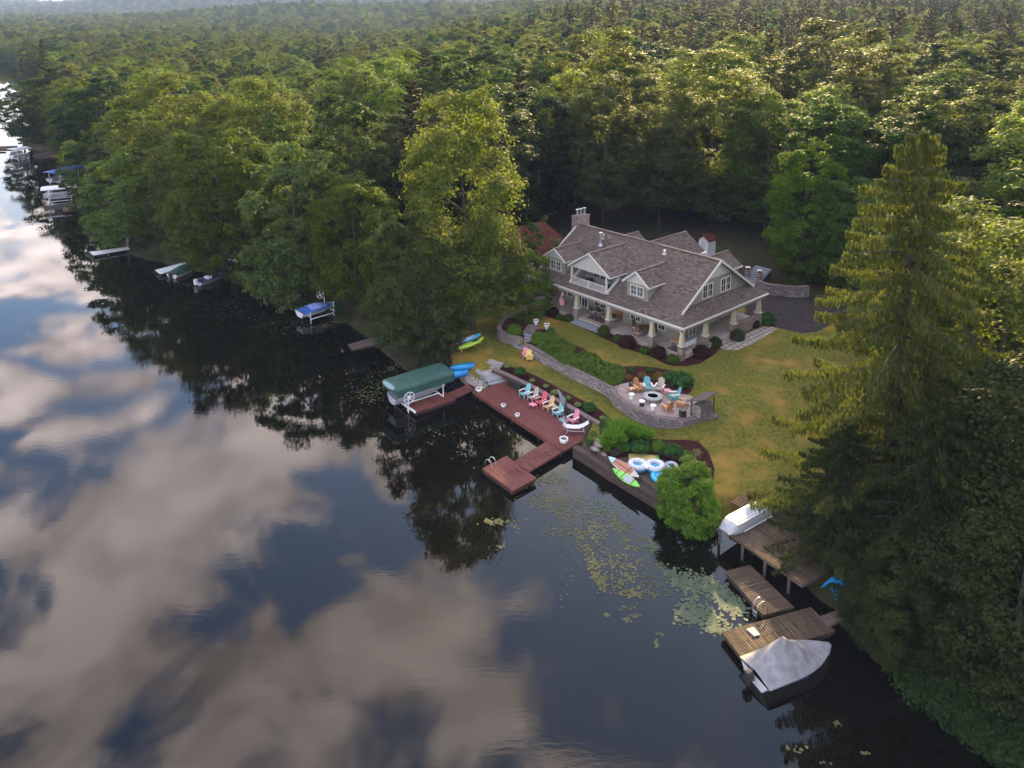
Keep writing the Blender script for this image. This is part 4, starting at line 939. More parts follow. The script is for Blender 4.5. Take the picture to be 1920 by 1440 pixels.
# garden stairs
def stairs(name, lab, a, b, z0, z1, n, wd, mat, th=.12, cat='stairs', dep=None):
    a = np.array(a[:2]); b = np.array(b[:2]); d = b-a; L = np.linalg.norm(d); ang = math.atan2(d[1], d[0])
    t = thing(name, lab, cat, (a[0], a[1], z0), ang)
    for i in range(n):
        zt = (z1-z0)*(i+1)/n; m_ = MB(); m_.box((L*(i+.5)/n, 0, (zt-.06)/2-.1), (L/n-.01, wd*.96, max(.05, zt-.06+.2))); rs = m_.build('riser', 'timber_wall', t)
        MB().box((L*(i+.5)/n, 0, zt-th/2), (L/n+.04, wd, th)).build('tread', mat, t)
    return t
stairs('garden_stairs', 'grey stone stairs climbing between the two beds to the upper lawn', G(*q3(505, 650), ZL), G(*q3(640, 470), ZU), ZL, ZU+.03, 6, 1.35, 'grey_slab')
stairs('garden_stairs', 'mulch filled timber steps up to the white planters', G(*q3(600, 460), ZU), G(*q3(695, 345), ZU), ZU-.06, ZU+.1, 5, 1.2, 'cap_stone')
# bluestone landing by the deck
la = PXL([q6(70, 90), q6(200, 30), q6(400, 150), q6(240, 205)], .95)
MB().prism(la, 0.1, .97).build('stone_landing', 'bluestone', label='pale bluestone landing at the left end of the red deck', cat='landing', hdir=(.6, -.8, 0))
for (pa, pb, z0, z1, n, lab, wd) in [((937, 719), (930, 707), .6, .92, 2, 'two bluestone steps down from the landing to the red deck', 2.1), ((921, 691), (932, 677), .97, 1.4, 3, 'stone steps up from the landing to the grass', 1.7)]:
    stairs('stone_steps', lab, G(*pa, z0), G(*pb, z1), z0, z1, n, wd, 'bluestone' if n == 2 else 'concrete')
lb = PXL([q6(0, 195), q6(60, 165), q6(240, 270), q6(165, 312)], .55); MB().prism(lb, -.4, .56).build('stone_ledge', 'flagstone', label='lower patchwork stone ledge between the two red docks', cat='ledge')
lc = PXL([(862, 700), (880, 693), (905, 720), (890, 729)], .6); MB().prism(lc, -.4, .5).build('stone_ledge', 'rock', label='rough rocky bank under the blue pedal boats', cat='bank')
# ---- decks and docks
def dock(name, lab, px, z, mat, hdir, th=.22, fasc=None, posts=(), zf=None, cat='dock', postm='grey_plank', bumper=None, floats=False):
    P = PXL(px, z); c = np.mean(P, 0); t = thing(name, lab, cat, (c[0], c[1], 0)); Pl = [(p[0]-c[0], p[1]-c[1]) for p in P]
    hd = (P[hdir[1]][0]-P[hdir[0]][0], P[hdir[1]][1]-P[hdir[0]][1], 0)
    MB().prism(Pl, z-.05, z).build('decking', mat, t, hdir=hd)
    ins = [(p[0]*.985, p[1]*.985) for p in Pl]; MB().prism(ins, z-th, z-.052).build('fascia', fasc or mat, t)
    if floats: MB().prism([(p[0]*.93, p[1]*.93) for p in Pl], -.15, z-th-.002).build('float', 'dark_metal', t)
    for (x, y) in posts:
        g_ = G(x, y, z); MB().box((g_[0]-c[0], g_[1]-c[1], (z-1.6)/2), (.14, .14, z+1.5)).build('post', postm, t)
    for i, j in (bumper or []):
        a, b = Vector(Pl[i]), Vector(Pl[j]); MB().beam((a.x, a.y, z-.02), (b.x, b.y, z-.02), .12, .14).build('bumper', 'white_paint', t)
    return t
dk = dock('lake_deck', 'long red brown deck with the row of coloured chairs', [(889.4, 736.5), (1055.8, 845.6), (1094.8, 825), (1109, 805), (951, 714)], .6, 'red_plank', (0, 1), .26, 'red_plank', [(900, 742), (960, 782), (1010, 815), (1052, 843), (1090, 826)], postm='dark_metal', cat='deck')
m_ = MB(); P = [Vector(tuple(G(x, y, .6))) - Vector((dk.location.x, dk.location.y, 0)) for x, y in [(889.4, 736.5), (1055.8, 845.6)]]; m_.beam(P[0]+Vector((0, 0, -.16)), P[1]+Vector((0, 0, -.16)), .06, .2); m_.build('edge_board', 'red_plank', dk)
dock('gangway', 'red plank gangway joining the deck to the swim platform', [(1027, 826), (1055.5, 845.5), (993, 884), (964, 864.5)], .52, 'red_plank_wide', (0, 1), .18, cat='gangway')
td = dock('swim_platform', 'red plank swim platform with a curved metal ladder', [(903.4, 878.4), (950, 854.3), (1005.6, 896.2), (961, 920.5)], .46, 'red_plank_wide', (0, 3), .24, floats=True, cat='platform')
dock('boat_dock', 'narrow red dock with white bumpers beside the green canopied boat lift', [(760, 759), (836, 735), (855, 747.5), (779, 773)], .42, 'red_plank', (0, 3), .2, bumper=[(0, 3)], floats=True)
dock('dock_ramp', 'short red ramp from the shore to the white bumpered dock', [(838, 737), (880, 719.5), (893, 727.5), (856, 744.5)], .5, 'red_plank', (0, 3), .16, cat='ramp')
dock('raised_dock', 'tall weathered brown dock on posts under the upturned boat', [(1346.6, 986.5), (1412, 944), (1575, 1062), (1505, 1098)], 1.25, 'brown_plank', (0, 3), .22, 'grey_plank', [(1350, 989), (1393, 1018), (1435, 1047), (1480, 1078), (1410, 948)])
dock('floating_dock', 'weathered floating dock with a small ladder, between the raised dock and the covered boat', [(1359.5, 1070.5), (1406.5, 1059), (1490, 1139), (1431, 1153)], .42, 'brown_plank', (0, 1), .26, floats=True)
dock('wide_dock', 'wide brown plank dock beside the covered boat', [(1352.5, 1184.5), (1520, 1138), (1566.5, 1182), (1393, 1237)], .45, 'brown_plank', (0, 3), .28, floats=True)
dock('gangplank', 'short dark gangplank from the wide brown dock to the bank', [(1533, 1157), (1572, 1143), (1592, 1156), (1553, 1174)], .62, 'grey_plank', (0, 1), .18, cat='gangplank')
dock('plank_dock', 'low beige plank dock with its outer end under water, below the leaning maple', [(652, 646), (727, 624), (742, 637), (660, 655)], .2, 'grey_plank', (0, 1), .2)
dock('thin_dock', 'thin pale grey dock on poles at the grassy bank', [(168, 472), (238, 463), (243, 466), (175, 478)], .45, 'white_paint', (0, 1), .12, None, [(168, 472), (175, 478), (203, 474), (206, 468)])
dock('thin_dock', 'pale grey dock alongside the green covered boat', [(291, 506), (345, 492), (355, 497), (300, 513)], .45, 'white_paint', (0, 1), .14, None, [(291, 506), (300, 513)])
dock('far_dock', 'brown boathouse dock on the far left shore', [(62, 290), (98, 283), (112, 291), (62, 293.5)], .5, 'red_brown', (0, 1), .3, floats=True)
dock('far_dock', 'small brown dock jutting out below the lowest boat lift', [(118, 389), (150, 385), (155, 391), (118, 396.5)], .4, 'red_brown', (0, 1), .25, floats=True)
dock('far_dock', 'thin pinkish board dock in front of the white canopied boat', [(94, 370), (143, 365.5), (144, 367.5), (96, 372)], .4, 'sandy_soil', (0, 1), .12)
dock('far_dock', 'long low dock at the left edge of the picture', [(-30, 275), (32, 273), (34, 275.5), (-30, 278)], .5, 'sandy_soil', (0, 1), .3)
dock('far_dock', 'farthest thin dock beyond the low dock at the left edge', [(-30, 281), (10, 280), (12, 282), (-30, 283)], .4, 'grey_plank', (0, 1), .2)
dock('far_dock', 'slim red tinted dock past the tip of the far point', [(32, 262), (56, 259.5), (57, 261), (33, 264)], .5, 'red_brown', (0, 1), .2)
def ladder(px1, px2, z, lab, hgt=.75):
    a, b = G(*px1, z), G(*px2, z); c = (a+b)/2; d = b-a; ang = math.atan2(d[1], d[0]); t = thing('dock_ladder', lab, 'ladder', c, ang)
    L = np.linalg.norm(d[:2])/2
    for s_ in (-L, L):
        pts = [(s_, .35*math.cos(q)-.05, .45*math.sin(q)+.12) for q in np.linspace(0, math.pi, 9)]; pts = [(s_, .3, -.0)]+pts+[(s_, -.4, -.8)]
        MB().tube(pts, .032, 7).build('handrail', 'metal', t, True)
    for k in range(3): MB().box((0, -.4, -.15-k*.22), (2*L, .06, .03)).build('rung', 'metal', t)
    return t
ladder((915, 874), (922.5, 869), .46, 'curved steel ladder on the corner of the red swim platform'); ladder((1423, 1136), (1430, 1144), .42, 'curved steel ladder on the weathered floating dock')
m_ = MB(); P = PXL([(1400, 1180), (1413, 1176), (1425, 1190.5), (1414, 1193)], .49); m_.prism(P, .46, .52); m_.build('loose_board', 'cushion', label='pale loose board lying on the wide brown dock', cat='board')
for k, (x, y, s_, lab) in enumerate([(898, 732, .29, 'large white planter at the outer corner of the deck'), (944, 761, .22, 'small white planter at the deck edge nearer the gangway ramp end'), (970, 779, .22, 'small white planter in the middle of the deck edge'), (1057, 828, .36, 'large white planter where the gangway meets the deck')]):
    lab = ['large white planter at the outer left corner of the deck', 'small white planter on the deck edge, first from the big corner planter', 'small white planter at the middle of the deck edge', 'large white planter where the gangway leaves the deck'][k]
    g_ = G(x, y+2, .6); t = thing('planter', lab, 'planter', g_, 0, 'white planters on the deck')
    MB().lathe((0, 0, 0), [(s_*.7, 0), (s_*.95, s_*.5), (s_, s_*1.15), (s_*.8, s_*1.15), (s_*.75, s_*.9)], 18).build('pot', 'lamp_white', t, True); MB().cyl((0, 0, s_*.9), s_*.74, .02, 14).build('soil', 'ash', t)
for x, y, lab in ((*q3(720, 345), 'white urn planter at the top of the garden steps, on the bed side'), (*q3(858, 398), 'white urn planter at the top of the garden steps, on the juniper side')):
    g_ = G(x, y, ZU); t = thing('planter', lab, 'planter', g_, 0, 'white urns at the garden steps'); MB().lathe((0, 0, 0), [(.14, 0), (.16, .1), (.24, .45), (.3, .62), (.26, .62), (.24, .55)], 16).build('pot', 'white_paint', t, True); MB().cyl((0, 0, .55), .24, .02, 12).build('soil', 'ash', t)
# ---- adirondack chairs
ADI = {}
def adi_parts(cmat, amat):
    if (cmat, amat) in ADI: return ADI[(cmat, amat)]
    P = []
    s_ = MB()
    for k in range(5): s_.box((0, .30-k*.125, .36-k*.028), (.54, .115, .025), rx=.2)
    s_.box((0, .38, .35), (.56, .03, .1)); P.append(('seat', s_.mesh('seat', cmat)))
    b = MB()
    for k in range(5):
        hgt = [.72, .82, .86, .82, .72][k]; b.box(((k-2)*.115, -.30-.16*hgt, .28+hgt*.47), (.1, .022, hgt), rx=.36)
    b.box((0, -.36, .45), (.56, .03, .06)); b.box((0, -.5, .82), (.5, .03, .06)); P.append(('backrest', b.mesh('backrest', cmat)))
    for i in (-1, 1):
        P.append(('armrest', MB().box((i*.35, .0, .56), (.14, .74, .028)).mesh('armrest', amat)))
        P.append(('leg', MB().box((i*.31, .34, .27), (.035, .1, .55)).mesh('leg', cmat)))
        P.append(('leg', MB().beam((i*.28, .36, .32), (i*.28, -.55, .03), .035, .13).box((i*.31, -.36, .42), (.03, .07, .26)).mesh('leg', cmat)))
    ADI[(cmat, amat)] = P; return P
def adirondack(x, y, z, face, cmat, amat, lab, grp=None, sc=1.0):
    g_ = G(x, y, z); t = thing('adirondack_chair', lab, 'chair', g_, face, grp); t.scale = (sc,)*3
    for nm, me in adi_parts(cmat, amat):
        o = bpy.data.objects.new(nm, me); col.objects.link(o); o.parent = t
    return t
def facing(a, b):  # rz so that local +y points from pixel a to pixel b (ground)
    A, B = G(*a, .6), G(*b, .6); return math.atan2(B[1]-A[1], B[0]-A[0])-math.pi/2
fc = facing((1030, 770), (985, 790)); gd = 'chairs in the row on the red deck'
for x, y, cm, am, lab in [(q6(665, 405)[0], q6(665, 405)[1], 'aqua', 'arm_white', 'aqua blue adirondack chair next to the black storage box'), (*q6(762, 448), 'beige', 'arm_white', 'beige adirondack chair between the aqua and the pink chair'),
        (*q6(860, 505), 'pink', 'light_pink', 'bright pink adirondack chair with the footstool in front'), (*q6(948, 560), 'sand_wood', 'arm_white', 'light wood adirondack chair between the pink chair and the umbrella'),
        (*q6(1062, 635), 'aqua', 'arm_white', 'aqua blue adirondack chair at the foot of the closed umbrella'), (*q6(1245, 722), 'light_pink', 'arm_white', 'pale pink adirondack chair behind the hammock lounger')]:
    adirondack(x, y, .6, fc, cm, am, lab, gd)
def small_table(x, y, z, s_, h, cm, lab, rz=0, nm='side_table', ct='table', tm=None):
    g_ = G(x, y, z); t = thing(nm, lab, ct, g_, rz); MB().box((0, 0, h-.02), (s_, s_*.8, .04)).build('table_top', tm or cm, t)
    for i in (-1, 1):
        for j in (-1, 1): MB().box((i*s_*.42, j*s_*.33, (h-.04)/2), (.045, .045, h-.04)).build('leg', cm, t)
    return t
small_table(*q6(765, 535), .6, .62, .3, 'pink', 'bright pink footstool in front of the pink chair', fc, 'footstool', 'footstool', 'light_pink')
small_table(*q6(1005, 570), .6, .6, .48, 'sand_wood', 'light wood side table between the wood chair and the second aqua chair', fc)
for x, y, cm, lab, rz in [(*q3(590, 765), 'light_pink', 'small pink adirondack chair on the lower lawn by the garden stairs', fc+.9), (*q3(635, 795), 'yellow', 'small yellow adirondack chair beside the small pink one', fc+.9)]: adirondack(x, y, ZL, rz, cm, cm, lab, None, .9)
FP = q4(712, 760)
for x, y, cm, am, lab in [(*q4(535, 640), 'orange_wood', 'sand_wood', 'orange wood adirondack chair nearest the junipers by the fire pit'), (*q4(650, 630), 'teal', 'arm_white', 'teal adirondack chair behind the fire pit, second from the junipers'), (*q4(800, 640), 'beige', 'arm_white', 'beige adirondack chair behind the fire pit'),
        (*q4(985, 745), 'teal', 'arm_white', 'teal adirondack chair right of the fire pit by the red table'), (*q4(1085, 835), 'orange_wood', 'sand_wood', 'orange wood adirondack chair seen side on, nearest the wood store'), (*q4(900, 890), 'orange_wood', 'sand_wood', 'orange wood adirondack chair with its back to the lake')]:
    adirondack(x, y, ZU, facing((x, y), FP), cm, am, lab, 'chairs round the fire pit')
small_table(*q4(900, 690), ZU, .55, .48, 'red', 'red legged white topped table between the beige and teal fire pit chairs', .4, tm='light_pink'); small_table(*q4(450, 660), ZU, .6, .45, 'orange_wood', 'wooden side table left of the fire pit', .4, tm='sand_wood')
for x, y, cm, lab in [(*q4(440, 740), 'lamp_white', 'cream drum stool left of the fire pit'), (*q4(573, 828), 'dark_metal', 'dark drum stool with pale cushion in front of the fire pit'), (*q4(718, 885), 'lamp_white', 'cream drum stool on the lake side of the fire pit')]:
    g_ = G(x, y, ZU); t = thing('drum_stool', lab, 'stool', g_, 0, 'stools round the fire pit'); MB().lathe((0, 0, 0), [(.2, 0), (.23, .06), (.15, .22), (.23, .38)], 16).build('base', cm, t, True); MB().cyl((0, 0, .38), .26, .09, 18).build('cushion', 'lamp_white', t)
for x, y, h_, lab in [(*q4(1095, 975), .62, 'black bin on the terrace edge near the wood store'), (*q4(447, 610), .5, 'small black bin behind the orange wood chair')]:
    g_ = G(x, y, ZU); t = thing('bin', lab, 'bin', g_, .4); MB().box((0, 0, h_/2), (.42, .42, h_), taper=1.05).build('body', 'black_plastic', t); MB().box((0, 0, h_+.02), (.46, .46, .04)).build('lid', 'dark_metal', t)
g_ = G(FP[0], FP[1]-1, ZU); t = thing('fire_pit', 'round stone fire pit with a pale inner ring in the middle of the terrace', 'fire pit', g_)
MB().lathe((0, 0, 0), [(.78, 0), (.8, .32), (.55, .32), (.55, .1)], 28).build('stone_ring', 'porch_stone', t); MB().lathe((0, 0, .32), [(.84, 0), (.84, .08), (.52, .08), (.52, 0)], 28).build('coping', 'concrete', t)
MB().torus((0, 0, .405), .5, .035, 28, 6).build('inner_ring', 'lamp_white', t, True); MB().cyl((0, 0, .05), .54, .1, 24).build('ash_bed', 'ash', t)
# firewood store with shingle roof
A_, B_ = G(*q4(1290, 960), ZU), G(*q4(1430, 930), ZU)
g_ = G(*q4(1350, 935), ZU); ang = hv_ang-math.pi/2; t = thing('wood_store', 'log store with a curved grey shingle roof and stacked firewood at the terrace end', 'log store', g_, ang)
for i in (-1, 1):
    for j in (-1, 1): MB().box((i*.5, j*.85, .7), (.1, .1, 1.4)).build('post', 'grey_plank', t)
r2 = MB()
for k in range(7):
    a0 = k/7; z_ = 1.42+.42*math.sin(math.pi*(k+.5)/7)*0+.5*(k/6); r2.box((-.62+a0*1.45, 0, z_-.1), (.3, 2.3, .06), ry=-.38)
r2.build('roof', 'shingle', t); lg = MB(); rr_ = random.Random(3)
for i in range(5):
    for k in range(11): lg.tube([(-.42, -.78+k*.155, .14+i*.2), (.42, -.78+k*.155+rr_.uniform(-.03, .03), .14+i*.2)], rr_.uniform(.07, .1), 7)
lg.build('firewood', 'rock', t)
# storage box, umbrella, hammock lounger
A_ = G(*q6(475, 290), .6); B_ = G(*q6(600, 345), .6); c = (A_+B_)/2; d = B_-A_; ang = math.atan2(d[1], d[0]); t = thing('storage_box', 'black storage box on the deck at the head of the chair row', 'storage box', (c[0]+.3, c[1]+.35, .6), ang)
MB().box((0, 0, .3), (1.6, .8, .6)).build('body', 'black_plastic', t, bevel=.02); MB().box((0, 0, .64), (1.68, .88, .08)).build('lid', 'dark_metal', t, bevel=.02)
g_ = G(*q6(1155, 690), .6); t = thing('patio_umbrella', 'closed grey cantilever umbrella leaning over the deck chairs', 'umbrella', g_, fc)
MB().box((0, 0, .05), (.9, .9, .1)).build('base', 'grey_slab', t); MB().tube([(0, 0, .1), (.0, -.05, 2.3)], .04, 8).build('mast', 'dark_metal', t)
aN = G(*q6(1060, 350), 2.9)-g_; bN = G(*q6(1150, 490), 2.0)-g_
mi = Matrix.Rotation(-fc, 3, 'Z'); aN = mi@Vector((aN[0], aN[1], 2.55)); bN = mi@Vector((bN[0], bN[1], 1.35))
MB().tube([bN+Vector((0, 0, -.1)), bN*.75+aN*.25, bN*.3+aN*.7, aN], [.27, .22, .14, .04], 9).build('canopy', 'grey_fabric', t, True); MB().tube([(0, -.05, 2.3), bN*.4+aN*.6, ], .03, 6).build('arm', 'dark_metal', t)
g_ = G(*q6(1275, 840), .6); t = thing('hammock_lounger', 'white sling lounger on a curved steel frame at the end of the deck', 'lounger', g_, -.05)
pr = [(-1.02, .85), (-.8, .62), (-.3, .55), (.25, .56), (.7, .75), (1.05, 1.0)]; m_ = MB()
for (x0, z0), (x1, z1) in zip(pr[:-1], pr[1:]): m_.add([(x0, -.3, z0), (x1, -.3, z1), (x1, .3, z1), (x0, .3, z0), (x0, -.3, z0-.03), (x1, -.3, z1-.03), (x1, .3, z1-.03), (x0, .3, z0-.03)], [(0, 1, 2, 3), (7, 6, 5, 4), (0, 4, 5, 1), (2, 6, 7, 3)])
m_.build('sling', 'white_canvas', t)
for s_ in (-.34, .34): MB().tube([(-1.05, s_, .95), (-1.0, s_, .6), (-.7, s_, .36), (0, s_, .28), (.7, s_, .36), (1.05, s_, .7), (1.12, s_, 1.1)], .03, 7).build('side_frame', 'metal', t, True)
for s_ in (-.65, .65): MB().tube([(s_*1.35, -.42, .02), (s_, -.34, .33), (s_, .34, .33), (s_*1.35, .42, .02)], .03, 6).build('leg', 'metal', t, True)
# ---- boats
def hull_mb(L, B, D, z0=0, bow=.9, n=13, flat=.55, deck=False, rocker=.12):
    """pointed at +x, transom at -x; open top at z0+D"""
    m_ = MB(); secs = []
    for i in range(n):
        t = i/(n-1); x = -L/2+L*t; w_ = B/2*(1-max(0, (t-.35)/.65)**2.4*bow)*(.9+.1*min(1, t*3)); zb = z0+rocker*D*4*max(0, t-.6)**2*2; w2 = w_*(flat if t < .8 else flat*.8)
        secs.append([(x, -w_, z0+D+.06*max(0, t-.5)*2), (x, -w2, zb+.12*D), (x, 0, zb), (x, w2, zb+.12*D), (x, w_, z0+D+.06*max(0, t-.5)*2)])
    vs = [p for s_ in secs for p in s_]; fs = []
    for i in range(n-1):
        for k in range(4): fs.append((5*i+k, 5*i+k+1, 5*i+6+k, 5*i+5+k))
    fs += [(0, 1, 2, 3, 4), tuple(5*(n-1)+k for k in (4, 3, 2, 1, 0))]
    if deck: fs += [(5*i, 5*i+4, 5*i+9, 5*i+5) for i in range(n-1)]
    return m_.add(vs, fs)
def cover_mb(L, B, z, peak, n=15, bow=.9, m_w=9, fn=None):
    m_ = MB(); vs = []
    for i in range(n):
        t = i/(n-1); x = -L/2+L*t; w_ = B/2*(1-max(0, (t-.35)/.65)**2.4*bow)*1.04
        for k in range(m_w):
            s_ = -1+2*k/(m_w-1); zz = z+(fn(t, s_) if fn else peak*(1-abs(s_)**1.6)*math.sin(math.pi*min(1, t*.8+.15)))
            vs.append((x, w_*s_, zz))
    b = len(vs); fs = [(i*m_w+k, (i+1)*m_w+k, (i+1)*m_w+k+1, i*m_w+k+1) for i in range(n-1) for k in range(m_w-1)]
    m_.add(vs+[(v[0], v[1], v[2]-.02) for v in vs], fs+[tuple(b+q for q in reversed(f)) for f in fs]+[(i*m_w, b+i*m_w, b+(i+1)*m_w, (i+1)*m_w) for i in range(n-1)]+[(i*m_w+m_w-1, (i+1)*m_w+m_w-1, b+(i+1)*m_w+m_w-1, b+i*m_w+m_w-1) for i in range(n-1)]); return m_
def ang_px(a, b, z=.5): A, B = G(*a, z), G(*b, z); return math.atan2(B[1]-A[1], B[0]-A[0]), float(np.linalg.norm(B-A)), (A+B)/2
# covered boat by the wide dock
an, L, c = ang_px((1414, 1263), (1556, 1207), .6)
t = thing('motor_boat', 'white motor boat under a peaked grey cover moored at the wide brown dock', 'boat', (c[0], c[1], 0), an)
hull_mb(L, 2.3, .8, -.25).build('hull', 'boat_white', t); MB().beam((-L/2+.1, 1.12, .5), (L*.0, 1.16, .47), .05, .06).beam((-L/2+.1, -1.12, .5), (L*.0, -1.16, .47), .05, .06).build('rub_rail', 'navy', t)
def cf(tt, s_):
    pk = max(0, 1-abs(tt-.33)/.42)**1.3*1.6; arch = max(0, 1-abs(tt-.52)/.07)*.28
    return .03+pk*(1-abs(s_))**1.05+arch*(1-abs(s_)**3)+.22*(1-abs(s_)**2)*min(1, tt*4)*(1-tt)-.05*math.sin(tt*25+s_*4)*(1-abs(s_))*.5
cover_mb(L*.99, 2.34, .57, 1, 30, fn=cf, m_w=21).build('cover', 'tarp_grey', t, True)
ob = MB(); ob.box((-L/2-.35, 0, .62), (.5, .42, .55), taper=.8); ob.box((-L/2-.35, 0, .1), (.22, .18, .7)); ob.build('outboard', 'black_plastic', t, bevel=.05)
# upturned aluminium boat
an, L, c = ang_px((1362, 989), (1425, 955), 1.5); c = G(1394, 978, 1.25)
t = thing('rowing_boat', 'upturned silver aluminium rowing boat on the raised brown dock', 'boat', (c[0], c[1], 1.27), an+math.pi); L = 3.95
vs = []; n = 12
for i in range(n):
    tt = i/(n-1); x = -L/2+L*tt; k = 1-max(0, (tt-.7)/.3)**2*.45; w_ = .78*k; hh = .52*(1-max(0, (tt-.78)/.22)**2*.75)
    vs += [(x, -w_, .02), (x, -w_*.94, hh*.5), (x, -w_*.72, hh), (x, 0, hh*1.07), (x, w_*.72, hh), (x, w_*.94, hh*.5), (x, w_, .02)]
fs = [(7*i+k, 7*i+k+1, 7*i+8+k, 7*i+7+k) for i in range(n-1) for k in range(6)]+[tuple(range(7)), tuple(7*(n-1)+k for k in reversed(range(7)))]
MB().add(vs, fs).build('hull', 'aluminium', t); 
for yy in (-.35, 0, .35): MB().beam((-L/2+.05, yy, .53+(.035 if yy == 0 else .02)), (L*.27, yy, .53+(.035 if yy == 0 else .02)), .03, .03).build('strake', 'white_paint', t)
for s_ in (-1, 1): MB().beam((-L/2, s_*.79, .05), (L*.22, s_*.79, .05), .05, .06).build('gunwale', 'white_paint', t)
# boat lift with green canopy
def lift(pxa, pxb, zc, L, B, lab, cm, cm2, hullm='boat_grey', wheel=1, hasboat=True, cat='boat lift', wr=.52, coverb=None, blab='', ribs=True, zb=.75):
    """pxa: outer (lake) end, pxb: shore end of the canopy ridge, at height zc"""
    an, L_, c = ang_px(pxa, pxb, zc); L = L or L_
    t = thing('boat_lift', lab, cat, (c[0], c[1], 0), an)
    n = 17; m_ = MB(); vs = []; mw = 11
    for i in range(n):
        tt = i/(n-1); x = -L/2+L*tt; e = 1-.35*max(0, (abs(tt-.5)*2-.86)/.14)**2; sag = .018*(math.cos(tt*8*2*math.pi)-1) if ribs else 0
        for k in range(mw):
            a = math.pi*k/(mw-1); prof = (math.cos(a)*B/2, (math.sin(a)**.7)*.42*e+sag*math.sin(a)); vs.append((x, prof[0], zc-.42+prof[1]-(.0)))
    b = len(vs); vs2 = vs+[(v[0]*.995, v[1]*.985, v[2]-.03) for v in vs]; q = [(i*mw+k, i*mw+k+1, (i+1)*mw+k+1, (i+1)*mw+k) for i in range(n-1) for k in range(mw-1)]
    m_.add(vs2, q+[tuple(b+z for z in reversed(f)) for f in q]); m_.build('canopy', cm, t, True)
    if ribs:
        sk = MB()
        for s_ in (-1, 1): sk.box((0, s_*(B/2-.01), zc-.72), (L*.99, .03, .64))
        sk.box((-L/2+.02, 0, zc-.55), (.03, B*.96, .55)); sk.build('canopy_skirt', cm, t)
        e_ = MB(); e_.ell((-L/2+.05, 0, zc-.3), (.35, B*.42, .2), 12, 6); e_.build('canopy_end', cm2, t, True)
    for i in (-1, 1):
        for j in (-1, 1): MB().tube([(i*L*.3, j*B*.46, -1.2), (i*L*.3, j*B*.46, zc-.45)], .05, 6).build('post', 'white_paint', t)
    cr = MB()
    for i in (-1, 1): cr.beam((i*L*.3, -B*.46, zb-.32), (i*L*.3, B*.46, zb-.32), .1, .12)
    for j in (-1, 1): cr.beam((-L*.32, j*B*.46, .25), (L*.32, j*B*.46, .25), .08, .1); cr.beam((-L*.3, j*B*.2, zb-.22), (L*.3, j*B*.2, zb-.22), .12, .08)
    cr.build('cradle', 'white_paint', t)
    if wheel:
        s_ = -1 if wheel < 0 else 1
        wm_ = MB(); cc = (-L*.3, -s_*(B*.46+.2), zb+.75); wm_.torus(cc, wr, .035, 28, 6, 'Y'); wm_.cyl((0, 0, 0), 0.001, .001, 3); wm_.torus(cc, wr*.22, .06, 16, 6, 'Y')
        for k in range(6): a = k*math.pi/3+.2; wm_.beam((cc[0], cc[1], cc[2]), (cc[0]+wr*math.cos(a), cc[1], cc[2]+wr*math.sin(a)), .05, .05, (0, 1, 0))
        wm_.build('wheel', 'white_paint', t)
    if hasboat:
        bt = thing('lift_boat', blab, 'boat', (c[0], c[1], 0), an); hull_mb(L*.92, B*.74, .72, zb-.15).build('hull', hullm, bt)
        if coverb: cover_mb(L*.9, B*.75, zb+.57, .25).build('cover', coverb, bt, True)
    return t
lift((729, 717), (838, 684), 2.75, None, 2.7, 'boat lift with a long ribbed dark green canopy and spoked white wheel', 'green_canvas', 'light_green_canvas', 'boat_grey', 1, True, blab='grey white boat hull hanging under the dark green canopy', coverb='boat_grey')
lift((88, 322), (148, 309), 3.0, None, 3.0, 'boat lift with a bright blue canopy on the far left bank', 'blue_canvas', 'blue_canvas', 'boat_grey', 1, True, blab='grey boat under the bright blue canopy', ribs=False, zb=.9)
lift((76, 351), (145, 345), 2.9, None, 3.0, 'boat lift with a white canopy on the far left bank', 'white_canvas', 'white_canvas', 'boat_white', 1, True, blab='white boat under the white canopy', ribs=False, zb=.9)
lift((18, 279), (52, 274), 3.0, None, 3.2, 'farthest boat lift with a pale grey canopy at the left edge', 'boat_white', 'boat_white', 'boat_white', 0, True, blab='white pontoon boat under the farthest canopy', ribs=False, zb=.8)
# blue covered boat on open lift
an, L, c = ang_px((568, 583), (622, 568), 1.3); t = thing('boat_lift', 'open boat lift with a small wheel and thin legs under the blue covered boat', 'boat lift', (c[0], c[1], 0), an)
for i in (-1, 1):
    for j in (-1, 1): MB().tube([(i*L*.4, j*1.05, -1.2), (i*L*.4, j*1.05, 1.35+(.5 if i > 0 else 0))], .045, 6).build('post', 'white_paint', t)
m_ = MB()
for j in (-1, 1): m_.beam((-L*.42, j*1.05, .5), (L*.42, j*1.05, .5), .08, .08)
for i in (-1, 1): m_.beam((i*L*.4, -1.05, .75), (i*L*.4, 1.05, .75), .08, .1)
m_.build('cradle', 'white_paint', t); wm_ = MB(); cc = (L*.3, 1.25, 2.15); wm_.torus(cc, .42, .035, 20, 6, 'Y'); wm_.torus(cc, .1, .06, 12, 6, 'Y')
for k in range(4): a = k*math.pi/2+.3; wm_.beam(cc, (cc[0]+.42*math.cos(a), cc[1], cc[2]+.42*math.sin(a)), .05, .05, (0, 1, 0))
wm_.build('wheel', 'white_paint', t)
t = thing('covered_boat', 'small boat under a bright blue cover raised on the open lift', 'boat', (c[0]-.2, c[1], .6), an); hull_mb(L*1.15, 2.1, .65).build('hull', 'boat_white', t)
cover_mb(L*1.15, 2.15, .62, .4).build('cover', 'blue_canvas', t, True); cover_mb(L*.55, 1.8, .82, .36, bow=.2).build('cover_flap', 'pale_blue_canvas', t, True)
